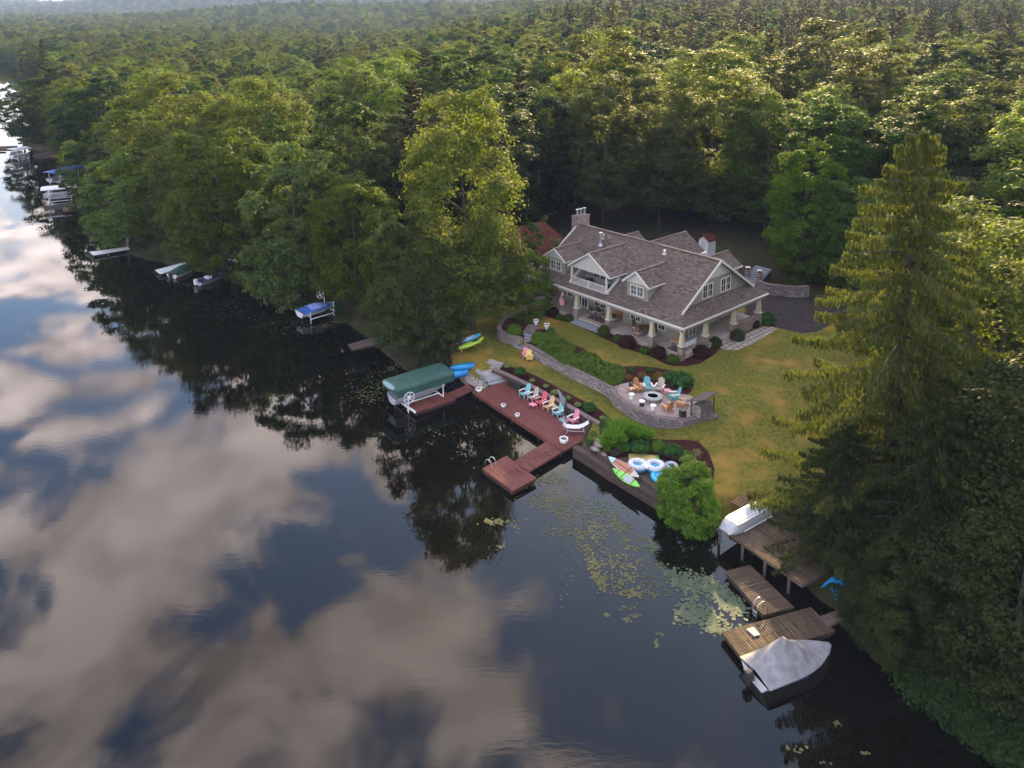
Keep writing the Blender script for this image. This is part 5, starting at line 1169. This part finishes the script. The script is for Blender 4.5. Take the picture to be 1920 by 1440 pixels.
# green covered boat, blue open boat
an, L, c = ang_px((322, 515), (364, 497), .5); t = thing('covered_boat', 'boat under a dark green cover moored at the pale grey dock', 'boat', (c[0], c[1], 0), an)
hull_mb(L, 2.0, .65, -.15).build('hull', 'lamp_white', t); cover_mb(L, 2.0, .5, .75).build('cover', 'green_canvas', t, True); MB().box((-L/2-.25, 0, .4), (.35, .35, .7)).build('outboard', 'black_plastic', t)
an, L, c = ang_px((370, 528), (417, 512), .5); t = thing('fishing_boat', 'open grey blue fishing boat moored at the dark bank', 'boat', (c[0], c[1], 0), an)
hull_mb(L, 1.9, .6, -.15).build('hull', 'boat_grey', t); hull_mb(L*.9, 1.55, .12, .32, deck=True).build('deck', 'navy', t); MB().box((-.3, 0, .62), (.5, .9, .3)).build('console', 'boat_white', t); MB().box((-L/2-.25, 0, .55), (.35, .35, .7)).build('outboard', 'lamp_white', t)
# kayaks, pedal boats
def board_mb(L, B, th, z=0, nose=1.8, tail=1.8, n=25, rise=.08):
    m_ = MB(); top = []; 
    for i in range(n):
        t = -1+2*i/(n-1); w_ = B/2*max(0.02, (1-abs(t)**(nose if t > 0 else tail)))**.75; zr = rise*abs(t)**4; x = L/2*t
        top.append([(x, -w_, z+zr+th*.5), (x, -w_*.85, z+zr+th), (x, w_*.85, z+zr+th), (x, w_, z+zr+th*.5), (x, w_*.8, z+zr), (x, -w_*.8, z+zr)])
    vs = [p for s_ in top for p in s_]; fs = [(6*i+k, 6*i+(k+1) % 6, 6*i+6+(k+1) % 6, 6*i+6+k) for i in range(n-1) for k in range(6)]
    return m_.add(vs, fs+[tuple(range(6)), tuple(6*(n-1)+k for k in reversed(range(6)))])
gk = gz(878, 655); rk = thing('kayak_rack', 'low wooden rack under the two kayaks on the bank', 'rack', gk, 0)
an, L, c = ang_px((853, 662), (898, 645), 1.7)
rk.rotation_euler = (0, 0, an)
for i in (-1, 1):
    MB().box((i*.9, 0, .4), (.09, .09, .9)).build('upright', 'sand_wood', rk); MB().box((i*.9, -.1, .62), (.08, 1.5, .08)).build('crossbar', 'sand_wood', rk)
kb = thing('kayak', 'blue and orange kayak on the rack', 'kayak', (gk[0]-.15, gk[1]+.5, gk[2]+.68), an)
board_mb(3.6, .72, .3).build('hull', 'sky_blue', kb, True); MB().ell((-1.55, 0, .2), (.35, .17, .17), 12, 8).build('bow', 'orange', kb, True); board_mb(1.9, .5, .08, .27).build('deck', 'boat_white', kb, True); MB().ell((1.6, 0, .2), (.3, .17, .17), 12, 8).build('stern', 'azure', kb, True)
kb = thing('kayak', 'lime yellow kayak on the lakeward side of the rack', 'kayak', (gk[0]+.35, gk[1]-.35, gk[2]+.62), an+.05)
board_mb(3.5, .75, .3).build('hull', 'lime', kb, True); MB().ell((.6, 0, .3), (.55, .2, .06), 14, 6).build('cockpit', 'dark_interior', kb, True)
for k, (x, y, lab) in enumerate([(868, 686, 'bright blue pedal boat hull nearer the kayaks, lying on the rocks'), (856, 699, 'bright blue pedal boat hull nearer the green canopy')]):
    g_ = G(x, y, 1.0); an2, _, _ = ang_px((850, 692), (880, 683), 1.0); t = thing('pedal_boat', lab, 'pedal boat', (g_[0], g_[1], .62), an2+(-.12 if k else -.28), 'blue pedal boats')
    board_mb(2.5, .95, .45, n=15, nose=4, tail=2.2, rise=.05).build('hull', 'blue_plastic', t, True); MB().ell((-.2, 0, .4), (.8, .3, .12), 14, 6).build('seat_well', 'azure', t, True)
# paddle boards on rack over the water
an, L, c = ang_px(q7(440, 620), q7(800, 860), 1.2)
rkk = thing('board_rack', 'dark metal rack leaning over the sea wall with the two paddle boards', 'rack', (c[0], c[1], ZP), an)
for i in (-1, 1): MB().tube([(i*.8, .5, 0), (i*.8, .45, .5), (i*.8, -.9, .25)], .03, 6).build('support', 'dark_metal', rkk)
def paddle(cpx, z, rx, L, B, lab, base, parts):
    g_ = G(*cpx, z); t = thing('paddle_board', lab, 'paddle board', g_, an); t.rotation_euler = (rx, 0, an)
    board_mb(L, B, .1).build('board', base, t, True)
    for nm, mt, x0, x1, w_ in parts:
        m_ = MB(); n = 9
        vs = []
        for i in range(n):
            x = x0+(x1-x0)*i/(n-1); tt = abs(x/(L/2)); ww = B/2*max(0.02, 1-tt**1.8)**.75*w_; zz = .104+.08*tt**4; vs += [(x, -ww, zz), (x, ww, zz)]
        m_.add(vs+[(v[0], v[1], v[2]+.008) for v in vs], [(2*i, 2*i+2, 2*i+3, 2*i+1) for i in range(n-1)]+[(2*n+2*i, 2*n+2*i+1, 2*n+2*i+3, 2*n+2*i+2) for i in range(n-1)]+[(2*i, 2*n+2*i, 2*n+2*i+2, 2*i+2) for i in range(n-1)]+[(2*i+1, 2*i+3, 2*n+2*i+3, 2*n+2*i+1) for i in range(n-1)])
        m_.build(nm, mt, t)
    return t
pb = paddle(q7(615, 735), 1.25, .42, 3.3, .82, 'white paddle board with wood coloured deck panels', 'boat_white', [('nose_pad', 'mint', -1.5, -1.05, .9), ('deck_pad', 'board_wood', -.98, .95, .84), ('tail_pad', 'cushion', .99, 1.45, .8)])
m_ = MB(); m_.torus((-1.27, 0, .13), .11, .014, 16, 5); m_.build('emblem', 'navy', pb); m_ = MB(); m_.box((0, 0, .125), (1.9, .04, .012)); m_.box((-.98, 0, .13), (.03, .72, .02)); m_.box((.55, 0, .13), (.03, .74, .02)); m_.build('strap', 'dark_metal', pb)
pb2 = paddle(q7(650, 872), 1.02, .5, 2.9, .7, 'lime green paddle board below the wood coloured one', 'green_board', [('deck_pad', 'boat_grey', -.15, .6, .75)])
m_ = MB(); m_.box((-.9, 0, .13), (.03, .5, .02)); m_.box((-.35, 0, .13), (.03, .66, .02)); m_.box((.7, 0, .13), (.03, .56, .02)); m_.build('strap', 'dark_metal', pb2)
# floats
g_ = G(*q7(880, 640), ZP); A_, B_ = G(*q7(705, 620), .95), G(*q7(1065, 640), .95); an3 = math.atan2(B_[1]-A_[1], B_[0]-A_[0])
t = thing('foam_mat', 'yellow foam water mat lying behind the double float', 'foam mat', (g_[0], g_[1], ZP+.02), an3); MB().box((-.15, 0, .06), (2.1, 1.35, .12)).build('mat', 'yellow_foam', t, bevel=.03); MB().box((1.02, 0, .062), (.24, 1.33, .115)).build('end_band', 'green_board', t, bevel=.02)
g_ = G(*q7(905, 745), ZP+.1); t = thing('double_float', 'white and blue inflatable float with two round seats', 'inflatable float', (g_[0], g_[1], ZP+.22), an3)
m_ = MB()
for s_ in (-1, 1): m_.torus((s_*.66, 0, .18), .55, .22, 28, 10)
m_.build('tube', 'white_canvas', t, True)
m_ = MB()
for s_ in (-1, 1): m_.torus((s_*.66, 0, .06), .56, .23, 28, 10)
m_.build('underside', 'pool_blue', t, True)
for s_ in (-1, 1): MB().ell((s_*.66, 0, .12), (.4, .4, .06), 18, 6).build('seat_floor', 'pool_blue', t, True)
for s_ in (-1, 1): MB().box((s_*.66, -.05, .2), (.75, .1, .08)).build('backrest', 'azure', t)
m_ = MB(); m_.ell((0, -.35, .25), (.28, .3, .14), 14, 8); m_.build('bridge', 'white_canvas', t, True)
g_ = G(*q7(1135, 885), ZP); t = thing('round_float', 'round bright blue inflatable island at the bush', 'inflatable float', (g_[0], g_[1], ZP+.08), 0); MB().lathe((0, 0, 0), [(.75, 0), (.98, .05), (1.05, .16), (.98, .27), (.85, .3), (.7, .24), (.68, .22), (.5, .25), (.48, .23), (.25, .26), (.05, .24)], 36).build('body', 'azure', t, True)
g_ = G(*q7(1225, 735), ZP); t = thing('swim_ring', 'white patterned swim ring beside the timber bank', 'swim ring', (g_[0], g_[1], ZP+.12), 0); MB().torus((0, 0, .1), .36, .14, 24, 10).build('ring', 'white_canvas', t, True); MB().torus((0, 0, .2), .36, .05, 24, 6).build('stripe', 'pale_blue_canvas', t, True)
g_ = G(*q7(1140, 740), ZP); t = thing('air_mattress', 'folded pale blue air mattress between the double float and the swim ring', 'air mattress', (g_[0], g_[1], ZP+.08), an3+.3)
for k in range(4): MB().tube([(-.4, -.3+k*.2, .06), (.4, -.3+k*.2, .06)], .1, 8).build('chamber', 'pale_blue_canvas', t, True)
# boulders
gr = random.Random(5)
for k, (x, y, a, b, lab) in enumerate([(1114, 842, .75, .45, 'pale boulder step lowest by the sea wall'), (1118, 827.5, .8, .42, 'long boulder step second from the water'), (1124.5, 827, .85, .4, 'long boulder step in the middle of the flight'), (1131.5, 818, .8, .42, 'long boulder step second from the top'), (1139, 812, .7, .4, 'topmost boulder step beside the ornamental grass'), (1133, 853, .5, .3, 'flat stone between the boulder steps and the paddle boards')]):
    z_ = [.8, .92, 1.0, 1.12, 1.22, .76][k]; g_ = G([1116, 1121, 1127, 1133, 1140, 1133][k], [841, 833, 827, 820, 813, 852][k], z_)
    me_ = MB().ell((0, 0, 0), (a*.62, b*.6, .2), 14, 9); me_.v = [(v[0]*(1+gr.uniform(-.08, .08)), v[1]*(1+gr.uniform(-.1, .1)), v[2]*(1+gr.uniform(-.12, .12))) for v in me_.v]
    me_.build('boulder', 'rock', smooth=True, label=lab, cat='boulder', group='boulder steps', loc=(g_[0], g_[1], z_-.05), rz=-.85)
# ---- stone wall and steps by the drive, lamp pillars
ribbon(PXL([(1418, 538), (1440, 546), (1468, 549), (1495, 551), (1515, 549)], 2.6), 1.6, 3.4, .4, 'wall_stone', 'drive_wall', 'stone wall along the far side of the driveway', 'wall', 'cap_stone')
stairs('drive_steps', 'wide grey steps rising behind the driveway wall', G(1405, 532, 2.3), G(1432, 503, 3.6), 2.2, 3.7, 8, 2.2, 'grey_slab')
for x, y, lab in ((1401, 525, 'stone lamp pillar with a white cap left of the driveway steps'), (1423, 531, 'stone lamp pillar with a white cap right of the driveway steps')):
    g_ = G(x, y, 2.3); t = thing('lamp_pillar', lab, 'pillar', (g_[0], g_[1], 2.2), hv_ang, 'lamp pillars by the driveway steps'); MB().box((0, 0, .7), (.5, .5, 1.5)).build('column', 'porch_stone', t); MB().cyl((0, 0, 1.45), .14, .3, 10).build('lantern', 'dark_metal', t); MB().cyl((0, 0, 1.75), .36, .06, 14, .3).build('cap', 'lamp_white', t)
# power lines between trees right of the house
# ---- small things in the shade on the right
g_ = gz(1603, 1116); t = thing('blue_tarp', 'crumpled bright blue tarp under the spruce boughs by the wide dock', 'tarp', (g_[0], g_[1], g_[2]+.1), .7); m_ = MB(); cvr = cover_mb(3.4, 2.5, .9, .55, 22, bow=.5, m_w=15, fn=lambda a, b: .5*(1-abs(b)**1.5)+.09*math.sin(a*17+b*5)+.06*math.sin(b*13-a*9)-.35*abs(b)**3); cvr.build('sheet', 'blue_plastic', t, False); hull_mb(3.0, 1.9, .8).build('boat', 'blue_plastic', t)
g_ = gz(1633, 946); t = thing('red_kayak', 'small red kayak lying in the shade under the spruce', 'kayak', g_, .5); board_mb(1.6, .6, .3).build('hull', 'red', t, True); MB().ell((0, 0, .3), (.3, .16, .04), 12, 6).build('cockpit', 'dark_interior', t, True)
g_ = gz(1455, 960); 
for k, (x, y, lab) in enumerate([(1390, 945, 'old wooden pallet nearer the bush behind the raised dock'), (1408, 934, 'old wooden pallet nearer the lawn behind the raised dock')]):
    g_ = gz(x, y); t = thing('pallet', lab, 'pallet', (g_[0], g_[1], g_[2]+.05), .75+k*.2)
    for q in range(5): MB().box((0, -.4+q*.2, .12), (1.2, .11, .02)).build('slat', 'red_brown', t)
    for q in (-1, 1): MB().box((q*.5, 0, .05), (.08, 1.0, .1)).build('runner', 'red_brown', t)
# ------------------------------------------------------------------ shrubs and planting
def shrub_mesh(seed, n, leaf, mat, core, up=.6, rough=.12, dome=.0):
    r = np.random.default_rng(seed); d = rdir(n, r, 0); d[:, 2] = np.abs(d[:, 2])*1.0-.35*(r.uniform(size=n) < .3); d = nrmz(d)
    lump = 1+rough*np.sin(d[:, 0]*7+seed)*np.cos(d[:, 1]*6-seed)+rough*.8*np.sin(d[:, 2]*9+d[:, 0]*5)
    P = d*(lump*r.uniform(.86, 1.06, n))[:, None]; P[:, 2] = P[:, 2]*1.0
    V, F = leaves(P, d*.8+np.array([0, 0, up])+r.normal(size=P.shape)*.45, leaf*r.uniform(.6, 1.3, n), .6, r)
    return np_mesh('foliage', V, F, mat), MB().ell((0, 0, 0), (.82, .82, .8), 14, 9).mesh('filler_core', core, True)  # solid dark core added inside the leaf shell to block see-through
SH = {'box': shrub_mesh(1, 2600, .075, 'leaf_box', 'dark_green_core', rough=.03), 'yew': shrub_mesh(2, 2400, .075, 'leaf_yew', 'dark_green_core', rough=.06), 'bright': shrub_mesh(3, 2200, .11, 'leaf_bright', 'dark_green_core', rough=.1),
      'purple': shrub_mesh(4, 2400, .075, 'leaf_purple', 'dark_purple_core', rough=.09), 'spirea': shrub_mesh(5, 1500, .1, 'leaf_spirea', 'dark_green_core', rough=.08), 'hosta': shrub_mesh(6, 170, .3, 'leaf_hosta', 'dark_green_core', up=.9, rough=.12),
      'fern': shrub_mesh(7, 1500, .12, 'leaf_fern', 'dark_green_core', rough=.2), 'drygrass': shrub_mesh(8, 900, .14, 'leaf_dry', 'dark_green_core', rough=.2)}
def shrub(kind, x, y, z, wpx, hfac, lab, name='shrub', cat='shrub', grp=None):
    """x, y: foot of the plant in the view; wpx: its width there"""
    g_ = G(x, y, z); r0 = wpx/2/(FF/g_[1]); t = thing(name, lab, cat, (g_[0], g_[1]+r0*.3, z+r0*hfac*.35), random.uniform(0, 6.28), grp); t.scale = (r0, r0, r0*hfac)
    for nm, me_ in zip(('foliage', 'filler_core'), SH[kind]):
        o = bpy.data.objects.new(nm, me_); col.objects.link(o); o.parent = t
        if kind in ('hosta',) and nm == 'filler_core': o.scale = (.6, .6, .5)
    return t
def q5(x, y): return (1020+x/6, 540+y/6)
gh = 'clipped shrubs along the porch'
for kd, x, y, wv, hf, lab in [('purple', 110, 300, 22, .95, 'purple barberry left of the flag'), ('box', 175, 350, 14, 1, 'small bright box ball beside the flag'), ('yew', 273, 372, 20, 1.05, 'dark yew ball left of the porch steps'),
        ('yew', 673, 540, 25, 1.25, 'tall dark yew ball right of the porch steps'), ('box', 832, 595, 19, 1, 'bright box ball next to the tall yew ball'), ('purple', 940, 665, 34, 1, 'largest purple barberry under the porch dining table'),
        ('box', 1132, 735, 21, 1, 'bright box ball left of the stone pier'), ('purple', 1285, 775, 32, 1, 'purple barberry between the two bright box balls'), ('box', 1450, 845, 26, .95, 'bright box ball at the corner pillar, foremost of the porch shrubs')]:
    shrub(kd, *q5(x, y), ZU, wv, hf, lab, 'clipped_shrub', 'shrub', gh)
def q2(x, y): return (1200+x/5.3333, 400+y/5.3333)
for kd, x, y, wv, hf, lab in [('purple', 615, 1435, 33, 1, 'purple barberry right of the corner pillar'), ('yew', 758, 1330, 26, 1.05, 'olive yew ball right of the corner barberry'), ('yew', 982, 1268, 29, 1.1, 'olive yew ball at the flagstone path'), ('purple', 1140, 1140, 24, 1, 'purple barberry behind the yew ball at the path'), ('fern', 1275, 1110, 30, 1.15, 'loose green shrub beside the driveway')]:
    shrub(kd, *q2(x, y), ZU, wv, hf, lab, 'side_shrub', 'shrub', 'shrubs along the side porch')
for kd, x, y, wv, hf, lab in [('bright', 440, 455, 27, 1, 'bright green ball shrub inside the curved wall'), ('bright', 745, 570, 28, 1.1, 'bright green ball shrub right of the garden stairs'), ('fern', 610, 320, 11, .8, 'small green plant behind the ball shrub in the walled bed'), ('fern', 905, 430, 13, .8, 'small plant beside the right urn')]:
    shrub(kd, *q3(x, y), ZU, wv, hf, lab, 'ball_shrub', 'shrub')
for kd, x, y, wv, hf, lab in [('spirea', 400, 495, 14, 1.05, 'yellow orange spirea at the junipers'), ('spirea', 580, 470, 18, .9, 'yellow orange spirea behind the orange wood chair'), ('spirea', 785, 500, 22, 1, 'yellow orange spirea behind the beige chair'), ('fern', 455, 390, 13, .9, 'small blue green tuft above the first spirea'), ('fern', 675, 395, 13, .9, 'small blue green tuft above the second spirea'), ('fern', 960, 510, 32, .8, 'drooping green fountain shrub behind the teal chair, left part'), ('fern', 1090, 570, 42, .85, 'wide drooping green shrub at the right end of the mulch bed')]:
    shrub(kd, *q4(x, y), ZU, wv, hf, lab, 'bed_shrub', 'shrub', 'shrubs behind the fire pit')
for kd, x, y, wv, hf, lab in [('hosta', 345, 880, 12, .7, 'pale hosta at the head of the lower bed'), ('fern', 520, 965, 21, .8, 'green tufted plant near the black storage box'), ('hosta', 675, 1065, 11, .7, 'pale hosta behind the storage box'), ('hosta', 845, 1135, 11, .6, 'pale hosta behind the first chairs'), ('hosta', 965, 1225, 16, .6, 'wide pale hosta by the top of the umbrella'), ('hosta', 1135, 1290, 13, .6, 'pale hosta behind the umbrella'), ('hosta', 1255, 1375, 14, .5, 'yellowish low hosta past the umbrella'), ('fern', 1410, 1435, 24, .85, 'green tufted plant above the deck wall end')]:
    shrub(kd, *q3(x, y), ZL, wv, hf, lab, 'bed_plant', 'plant', 'plants in the lower bed')
for kd, x, y, wv, hf, lab in [('hosta', 345, 110, 13, .6, 'yellow green hosta beside the upper boulder steps'), ('fern', 385, 215, 22, .9, 'green shrub at the top of the boulder steps'), ('fern', 243, 335, 14, .9, 'small green shrub left of the boulder steps'), ('fern', 170, 430, 16, .8, 'small green shrub at the deck corner'), ('drygrass', 1560, 590, 20, 1, 'straw coloured tuft at the bush'),
        ('fern', 640, 505, 22, .9, 'round dark fern in front of the tall grasses'), ('bright', 1065, 500, 28, .8, 'bright leafy shrub behind the timber bank'), ('fern', 1250, 555, 34, .75, 'spreading fern behind the timber bank'), ('bright', 1430, 590, 20, .8, 'leafy shrub at the right end of the timber bank'), ('fern', 820, 510, 36, .7, 'wide fern between the grasses and the leafy shrub')]:
    shrub(kd, *q7(x, y), .9 if x < 300 else ZL, wv, hf, lab, 'bank_plant', 'plant', 'plants on the bank by the floats')
# tall grasses
def grass_tuft(x, y, z, wpx, h, lab, seed):
    r = np.random.default_rng(seed); g_ = G(x, y, z); R0 = wpx/2/(FF/g_[1]); n = 900
    a = r.uniform(0, 6.28, n); q = np.sqrt(r.uniform(0, 1, n))*R0*.75; b0 = np.stack([np.cos(a)*q, np.sin(a)*q, np.zeros(n)], 1)
    lean = np.stack([np.cos(a), np.sin(a), np.zeros(n)], 1)*(.15+.5*q/R0)[:, None]+r.normal(size=(n, 3))*.1; hh = h*r.uniform(.6, 1.1, n)[:, None]
    mid = b0+np.array([0, 0, .6])*hh+lean*hh*.35; tip = b0+np.array([0, 0, .92])*hh+lean*hh; sd_ = nrmz(np.cross(lean, [0, 0, 1.])+r.normal(size=(n, 3))*.3)*.03
    V = np.stack([b0-sd_, b0+sd_, mid+sd_, mid-sd_, tip+sd_*.2, tip-sd_*.2], 1).reshape(-1, 3); k = np.arange(n)*6
    F = np.concatenate([np.stack([k, k+1, k+2, k+3], 1), np.stack([k+3, k+2, k+4, k+5], 1)])
    o = bpy.data.objects.new('ornamental_grass', np_mesh('ornamental_grass', V, F, 'leaf_grass')); col.objects.link(o); o.location = tuple(g_); setp(o, lab, 'grass', 'tall grasses by the boulder steps')
for k, (x, y, wv, h, lab) in enumerate([(400, 500, 20, 1.0, 'bright grass clump nearest the boulder steps'), (470, 440, 24, 1.3, 'tall bright grass clump above the lowest one'), (540, 330, 28, 1.4, 'tallest bright grass clump below the lawn edge'), (680, 350, 26, 1.2, 'bright grass clump in the middle of the bank'), (790, 390, 24, 1.1, 'bright grass clump right of the middle'), (900, 400, 24, 1.0, 'bright grass clump at the right end of the grasses'), (560, 470, 18, .9, 'small grass clump in front of the tallest one')]):
    grass_tuft(*q7(x, y), ZL, wv, h, lab, 40+k)
# creeping junipers
def juniper(poly_px, seed, lab, h=.5, n=9000):
    r = np.random.default_rng(seed); P = PXL(poly_px, ZU); A = np.array(P); mn, mx = A.min(0), A.max(0); c = A.mean(0)
    X = r.uniform(mn, mx, (n*3, 2)); X = X[inpoly(X, P)][:n]; d = dseg(X, P)
    mound = h*sm(d/.7)*(.75+.9*np.array([fbm(a, b, .9, seed) for a, b in X]))
    fr = r.uniform(.2, 1.08, len(X)); Z = np.maximum(.03, mound+.12)*fr
    P3_ = np.column_stack([X-c, Z]); dr = np.column_stack([r.normal(size=len(X)), r.normal(size=len(X)), r.uniform(.1, .8, len(X))]); 
    V, F = leaves(P3_, np.column_stack([r.normal(size=(len(X), 2))*.5, np.ones(len(X))]), .16*r.uniform(.6, 1.3, len(X)), .35, r)
    o = bpy.data.objects.new('creeping_juniper', np_mesh('creeping_juniper', V, F, 'leaf_juniper')); col.objects.link(o); o.location = (c[0], c[1], ZU); setp(o, lab, 'juniper', 'creeping junipers')
juniper([q3(*p) for p in [(730, 640), (800, 540), (830, 450), (900, 425), (1000, 490), (1060, 540), (1180, 590), (1230, 640), (1190, 710), (1190, 800), (1100, 870), (980, 800), (860, 720)]], 1, 'creeping juniper mound nearer the garden stairs, above the retaining wall')
juniper([q3(*p) for p in [(1110, 850), (1200, 760), (1290, 730), (1430, 700), (1500, 750), (1600, 820), (1700, 880), (1850, 890), (1870, 950), (1840, 1040), (1800, 1090), (1680, 1130), (1560, 1060), (1420, 990), (1260, 920)]], 2, 'creeping juniper mound nearer the fire pit, above the retaining wall', .55, 14000)
# low growth along the wooded shores
def brush(n, seed, name, lab):
    r = np.random.default_rng(seed); seg = [p for p in shore_px[6:26]]; S = [G(x, y, 0)[:2] for x, y in seg]; S2 = [G(x, y, 0)[:2] for x, y in shore_px[46:]]
    pts = []
    for SS, m_ in ((S, n), (S2, int(n*1.6))):
        L = [np.linalg.norm(b-a) for a, b in zip(SS[:-1], SS[1:])]; tot = sum(L)
        for _ in range(m_):
            u = r.uniform(0, tot); i = 0
            while u > L[i] and i < len(L)-1: u -= L[i]; i += 1
            a, b = SS[i], SS[i+1]; p = a+(b-a)*(u/L[i]); tn = (b-a)/L[i]; nn = np.array([-tn[1], tn[0]]); pts.append(p+nn*(abs(r.normal())*1.5+(.1 if SS is S else -.3)))
    pts = np.array(pts); z = np.maximum(terrain(pts), .05)
    P = np.repeat(np.column_stack([pts, z]), 60, 0); rad = np.repeat(r.uniform(.4, 1.1, len(pts)), 60); d = rdir(len(P), r, .3); P = P+d*rad[:, None]*np.array([1, 1, .8])+np.array([0, 0, .3])
    V, F = leaves(P, d+np.array([0, 0, .6])+r.normal(size=P.shape)*.4, .11*r.uniform(.6, 1.3, len(P)), .6, r)
    o = bpy.data.objects.new(name, np_mesh(name, V, F, 'leaf_dark')); col.objects.link(o); setp(o, lab, 'undergrowth', None, 'stuff')
brush(420, 9, 'undergrowth', 'low dark undergrowth along the wooded shoreline')
# lily pads
def lilies(clusters, seed, name, lab, mt):
    r = np.random.default_rng(seed); Vs = []; Fs = []; o_ = 0
    for cx, cy, ax, ay, rot, n, s0 in clusters:
        for _ in range(n):
            u = r.normal(size=2)*.62; x = cx+ax*u[0]*math.cos(rot)-ay*u[1]*math.sin(rot); y = cy+ax*u[0]*math.sin(rot)+ay*u[1]*math.cos(rot); g_ = G(x, y, 0.0)
            s_ = s0*.66*r.uniform(.5, 1.3); a0 = r.uniform(0, 6.28); k = 9; z = .012+r.uniform(0, .012)
            tl = r.normal(size=2)*.06
            ring = [(g_[0]+s_*math.cos(a0+.25+i*5.8/(k-1)), g_[1]+s_*math.sin(a0+.25+i*5.8/(k-1)), z+s_*(tl[0]*math.cos(i)+.02)) for i in range(k)]
            Vs += [(g_[0], g_[1], z)]+ring; Fs += [(o_, o_+1+i, o_+2+i) for i in range(k-1)]; o_ += k+1
    ob = bpy.data.objects.new(name, np_mesh(name, np.array(Vs), np.array(Fs), mt)); col.objects.link(ob); setp(ob, lab, 'lily pads', None, 'stuff')
q8 = lambda x, y: (900+x/3.2, 850+y/3.2)
gcl = [(*q8(1180, 740), 26, 10, .3, 90, .17), (*q8(1230, 790), 28, 14, .7, 120, .15), (*q8(1370, 800), 36, 14, .5, 210, .15), (*q8(1470, 870), 32, 15, .5, 210, .15), (*q8(1530, 920), 24, 12, .4, 100, .15), (*q8(1300, 960), 28, 18, .5, 140, .17), (*q8(1220, 950), 14, 18, .5, 60, .16), (*q8(1420, 1000), 26, 16, .6, 90, .17), (*q8(1380, 1050), 14, 8, .4, 30, .16), (*q8(690, 330), 34, 14, .1, 120, .15), (*q8(1030, 565), 14, 9, .8, 40, .16)]
lilies(gcl, 3, 'lily_pads', 'grey green lily pads floating in front of the weathered docks', 'lily')
ycl = [(*q8(410, 160), 30, 10, .1, 90, .13), (*q8(320, 285), 26, 14, .2, 60, .12), (*q8(440, 290), 28, 12, .3, 70, .12), (*q8(490, 360), 30, 9, .3, 60, .12), (*q8(560, 290), 24, 10, 0, 30, .12), (*q8(430, 470), 12, 12, 0, 25, .12), (*q8(545, 470), 26, 10, .3, 50, .12), (*q8(660, 500), 30, 14, 0, 60, .12), (*q8(690, 430), 26, 12, .2, 50, .12), (*q8(650, 580), 26, 10, .1, 40, .12),
       (*q8(830, 430), 24, 12, .5, 70, .13), (*q8(790, 380), 14, 10, 0, 25, .12), (*q8(690, 700), 10, 20, -.3, 80, .13), (*q8(735, 780), 9, 16, -.2, 50, .13), (*q8(850, 670), 40, 18, .1, 110, .12), (*q8(860, 760), 24, 12, 0, 60, .12), (*q8(900, 840), 30, 10, .2, 80, .13), (*q8(1040, 800), 26, 20, .6, 60, .12), (*q8(880, 520), 9, 5, 0, 14, .13), (*q8(975, 510), 9, 6, 0, 16, .13), (*q8(920, 570), 14, 6, 0, 22, .13), (*q8(1070, 670), 14, 6, .3, 14, .14), (*q8(100, 410), 26, 5, -.1, 50, .15), (*q8(130, 560), 6, 4, 0, 6, .15), (*q8(225, 440), 8, 10, 0, 10, .13), (*q8(870, 930), 12, 4, 0, 12, .12), (*q8(930, 980), 14, 4, 0, 12, .12), (*q8(760, 970), 5, 3, 0, 6, .14), (*q8(880, 1000), 6, 4, 0, 7, .14), (*q8(1060, 1140), 5, 5, 0, 8, .14), (*q8(1065, 1085), 6, 2, 0, 5, .13), (*q8(640, 620), 70, 60, 0, 160, .08), (*q8(400, 420), 60, 50, 0, 90, .07), (*q8(900, 600), 60, 40, 0, 80, .07),
       (820, 812, 22, 12, 0, 20, .13), (870, 850, 30, 16, 0, 16, .12), (805, 830, 12, 8, 0, 6, .12), (700, 720, 26, 28, .3, 100, .12), (735, 690, 10, 8, 0, 40, .14), (690, 745, 34, 14, 0, 70, .13), (430, 575, 60, 16, .1, 90, .12), (500, 600, 40, 14, .1, 40, .12), (345, 533, 12, 3, .1, 18, .17), (560, 615, 40, 10, 0, 60, .15), (610, 612, 20, 5, 0, 40, .14),
       (1490, 1405, 20, 8, .2, 9, .13), (1545, 1430, 10, 5, 0, 4, .13), (1625, 1412, 8, 5, 0, 4, .12), (1570, 1360, 8, 8, .5, 6, .13)]
lilies(ycl, 4, 'yellow_lily_pads', 'scattered yellowish lily pads across the open water and by the shore', 'lily_yellow')
# ------------------------------------------------------------------ haze: a closed box of even air
hb = MB(); hb.box((0, 2050, 148), (10400, 6300, 306))
hz_o = hb.build('haze', None, kind='stuff')
m, N = mat_base('haze_air'); pvn = N.new('ShaderNodeVolumePrincipled', None, Color=(.52, .68, 1.0, 1), Density=0.00012, Anisotropy=-.3)
N.new('ShaderNodeOutputMaterial', None, Volume=pvn.outputs[0]); hz_o.data.materials.append(m)
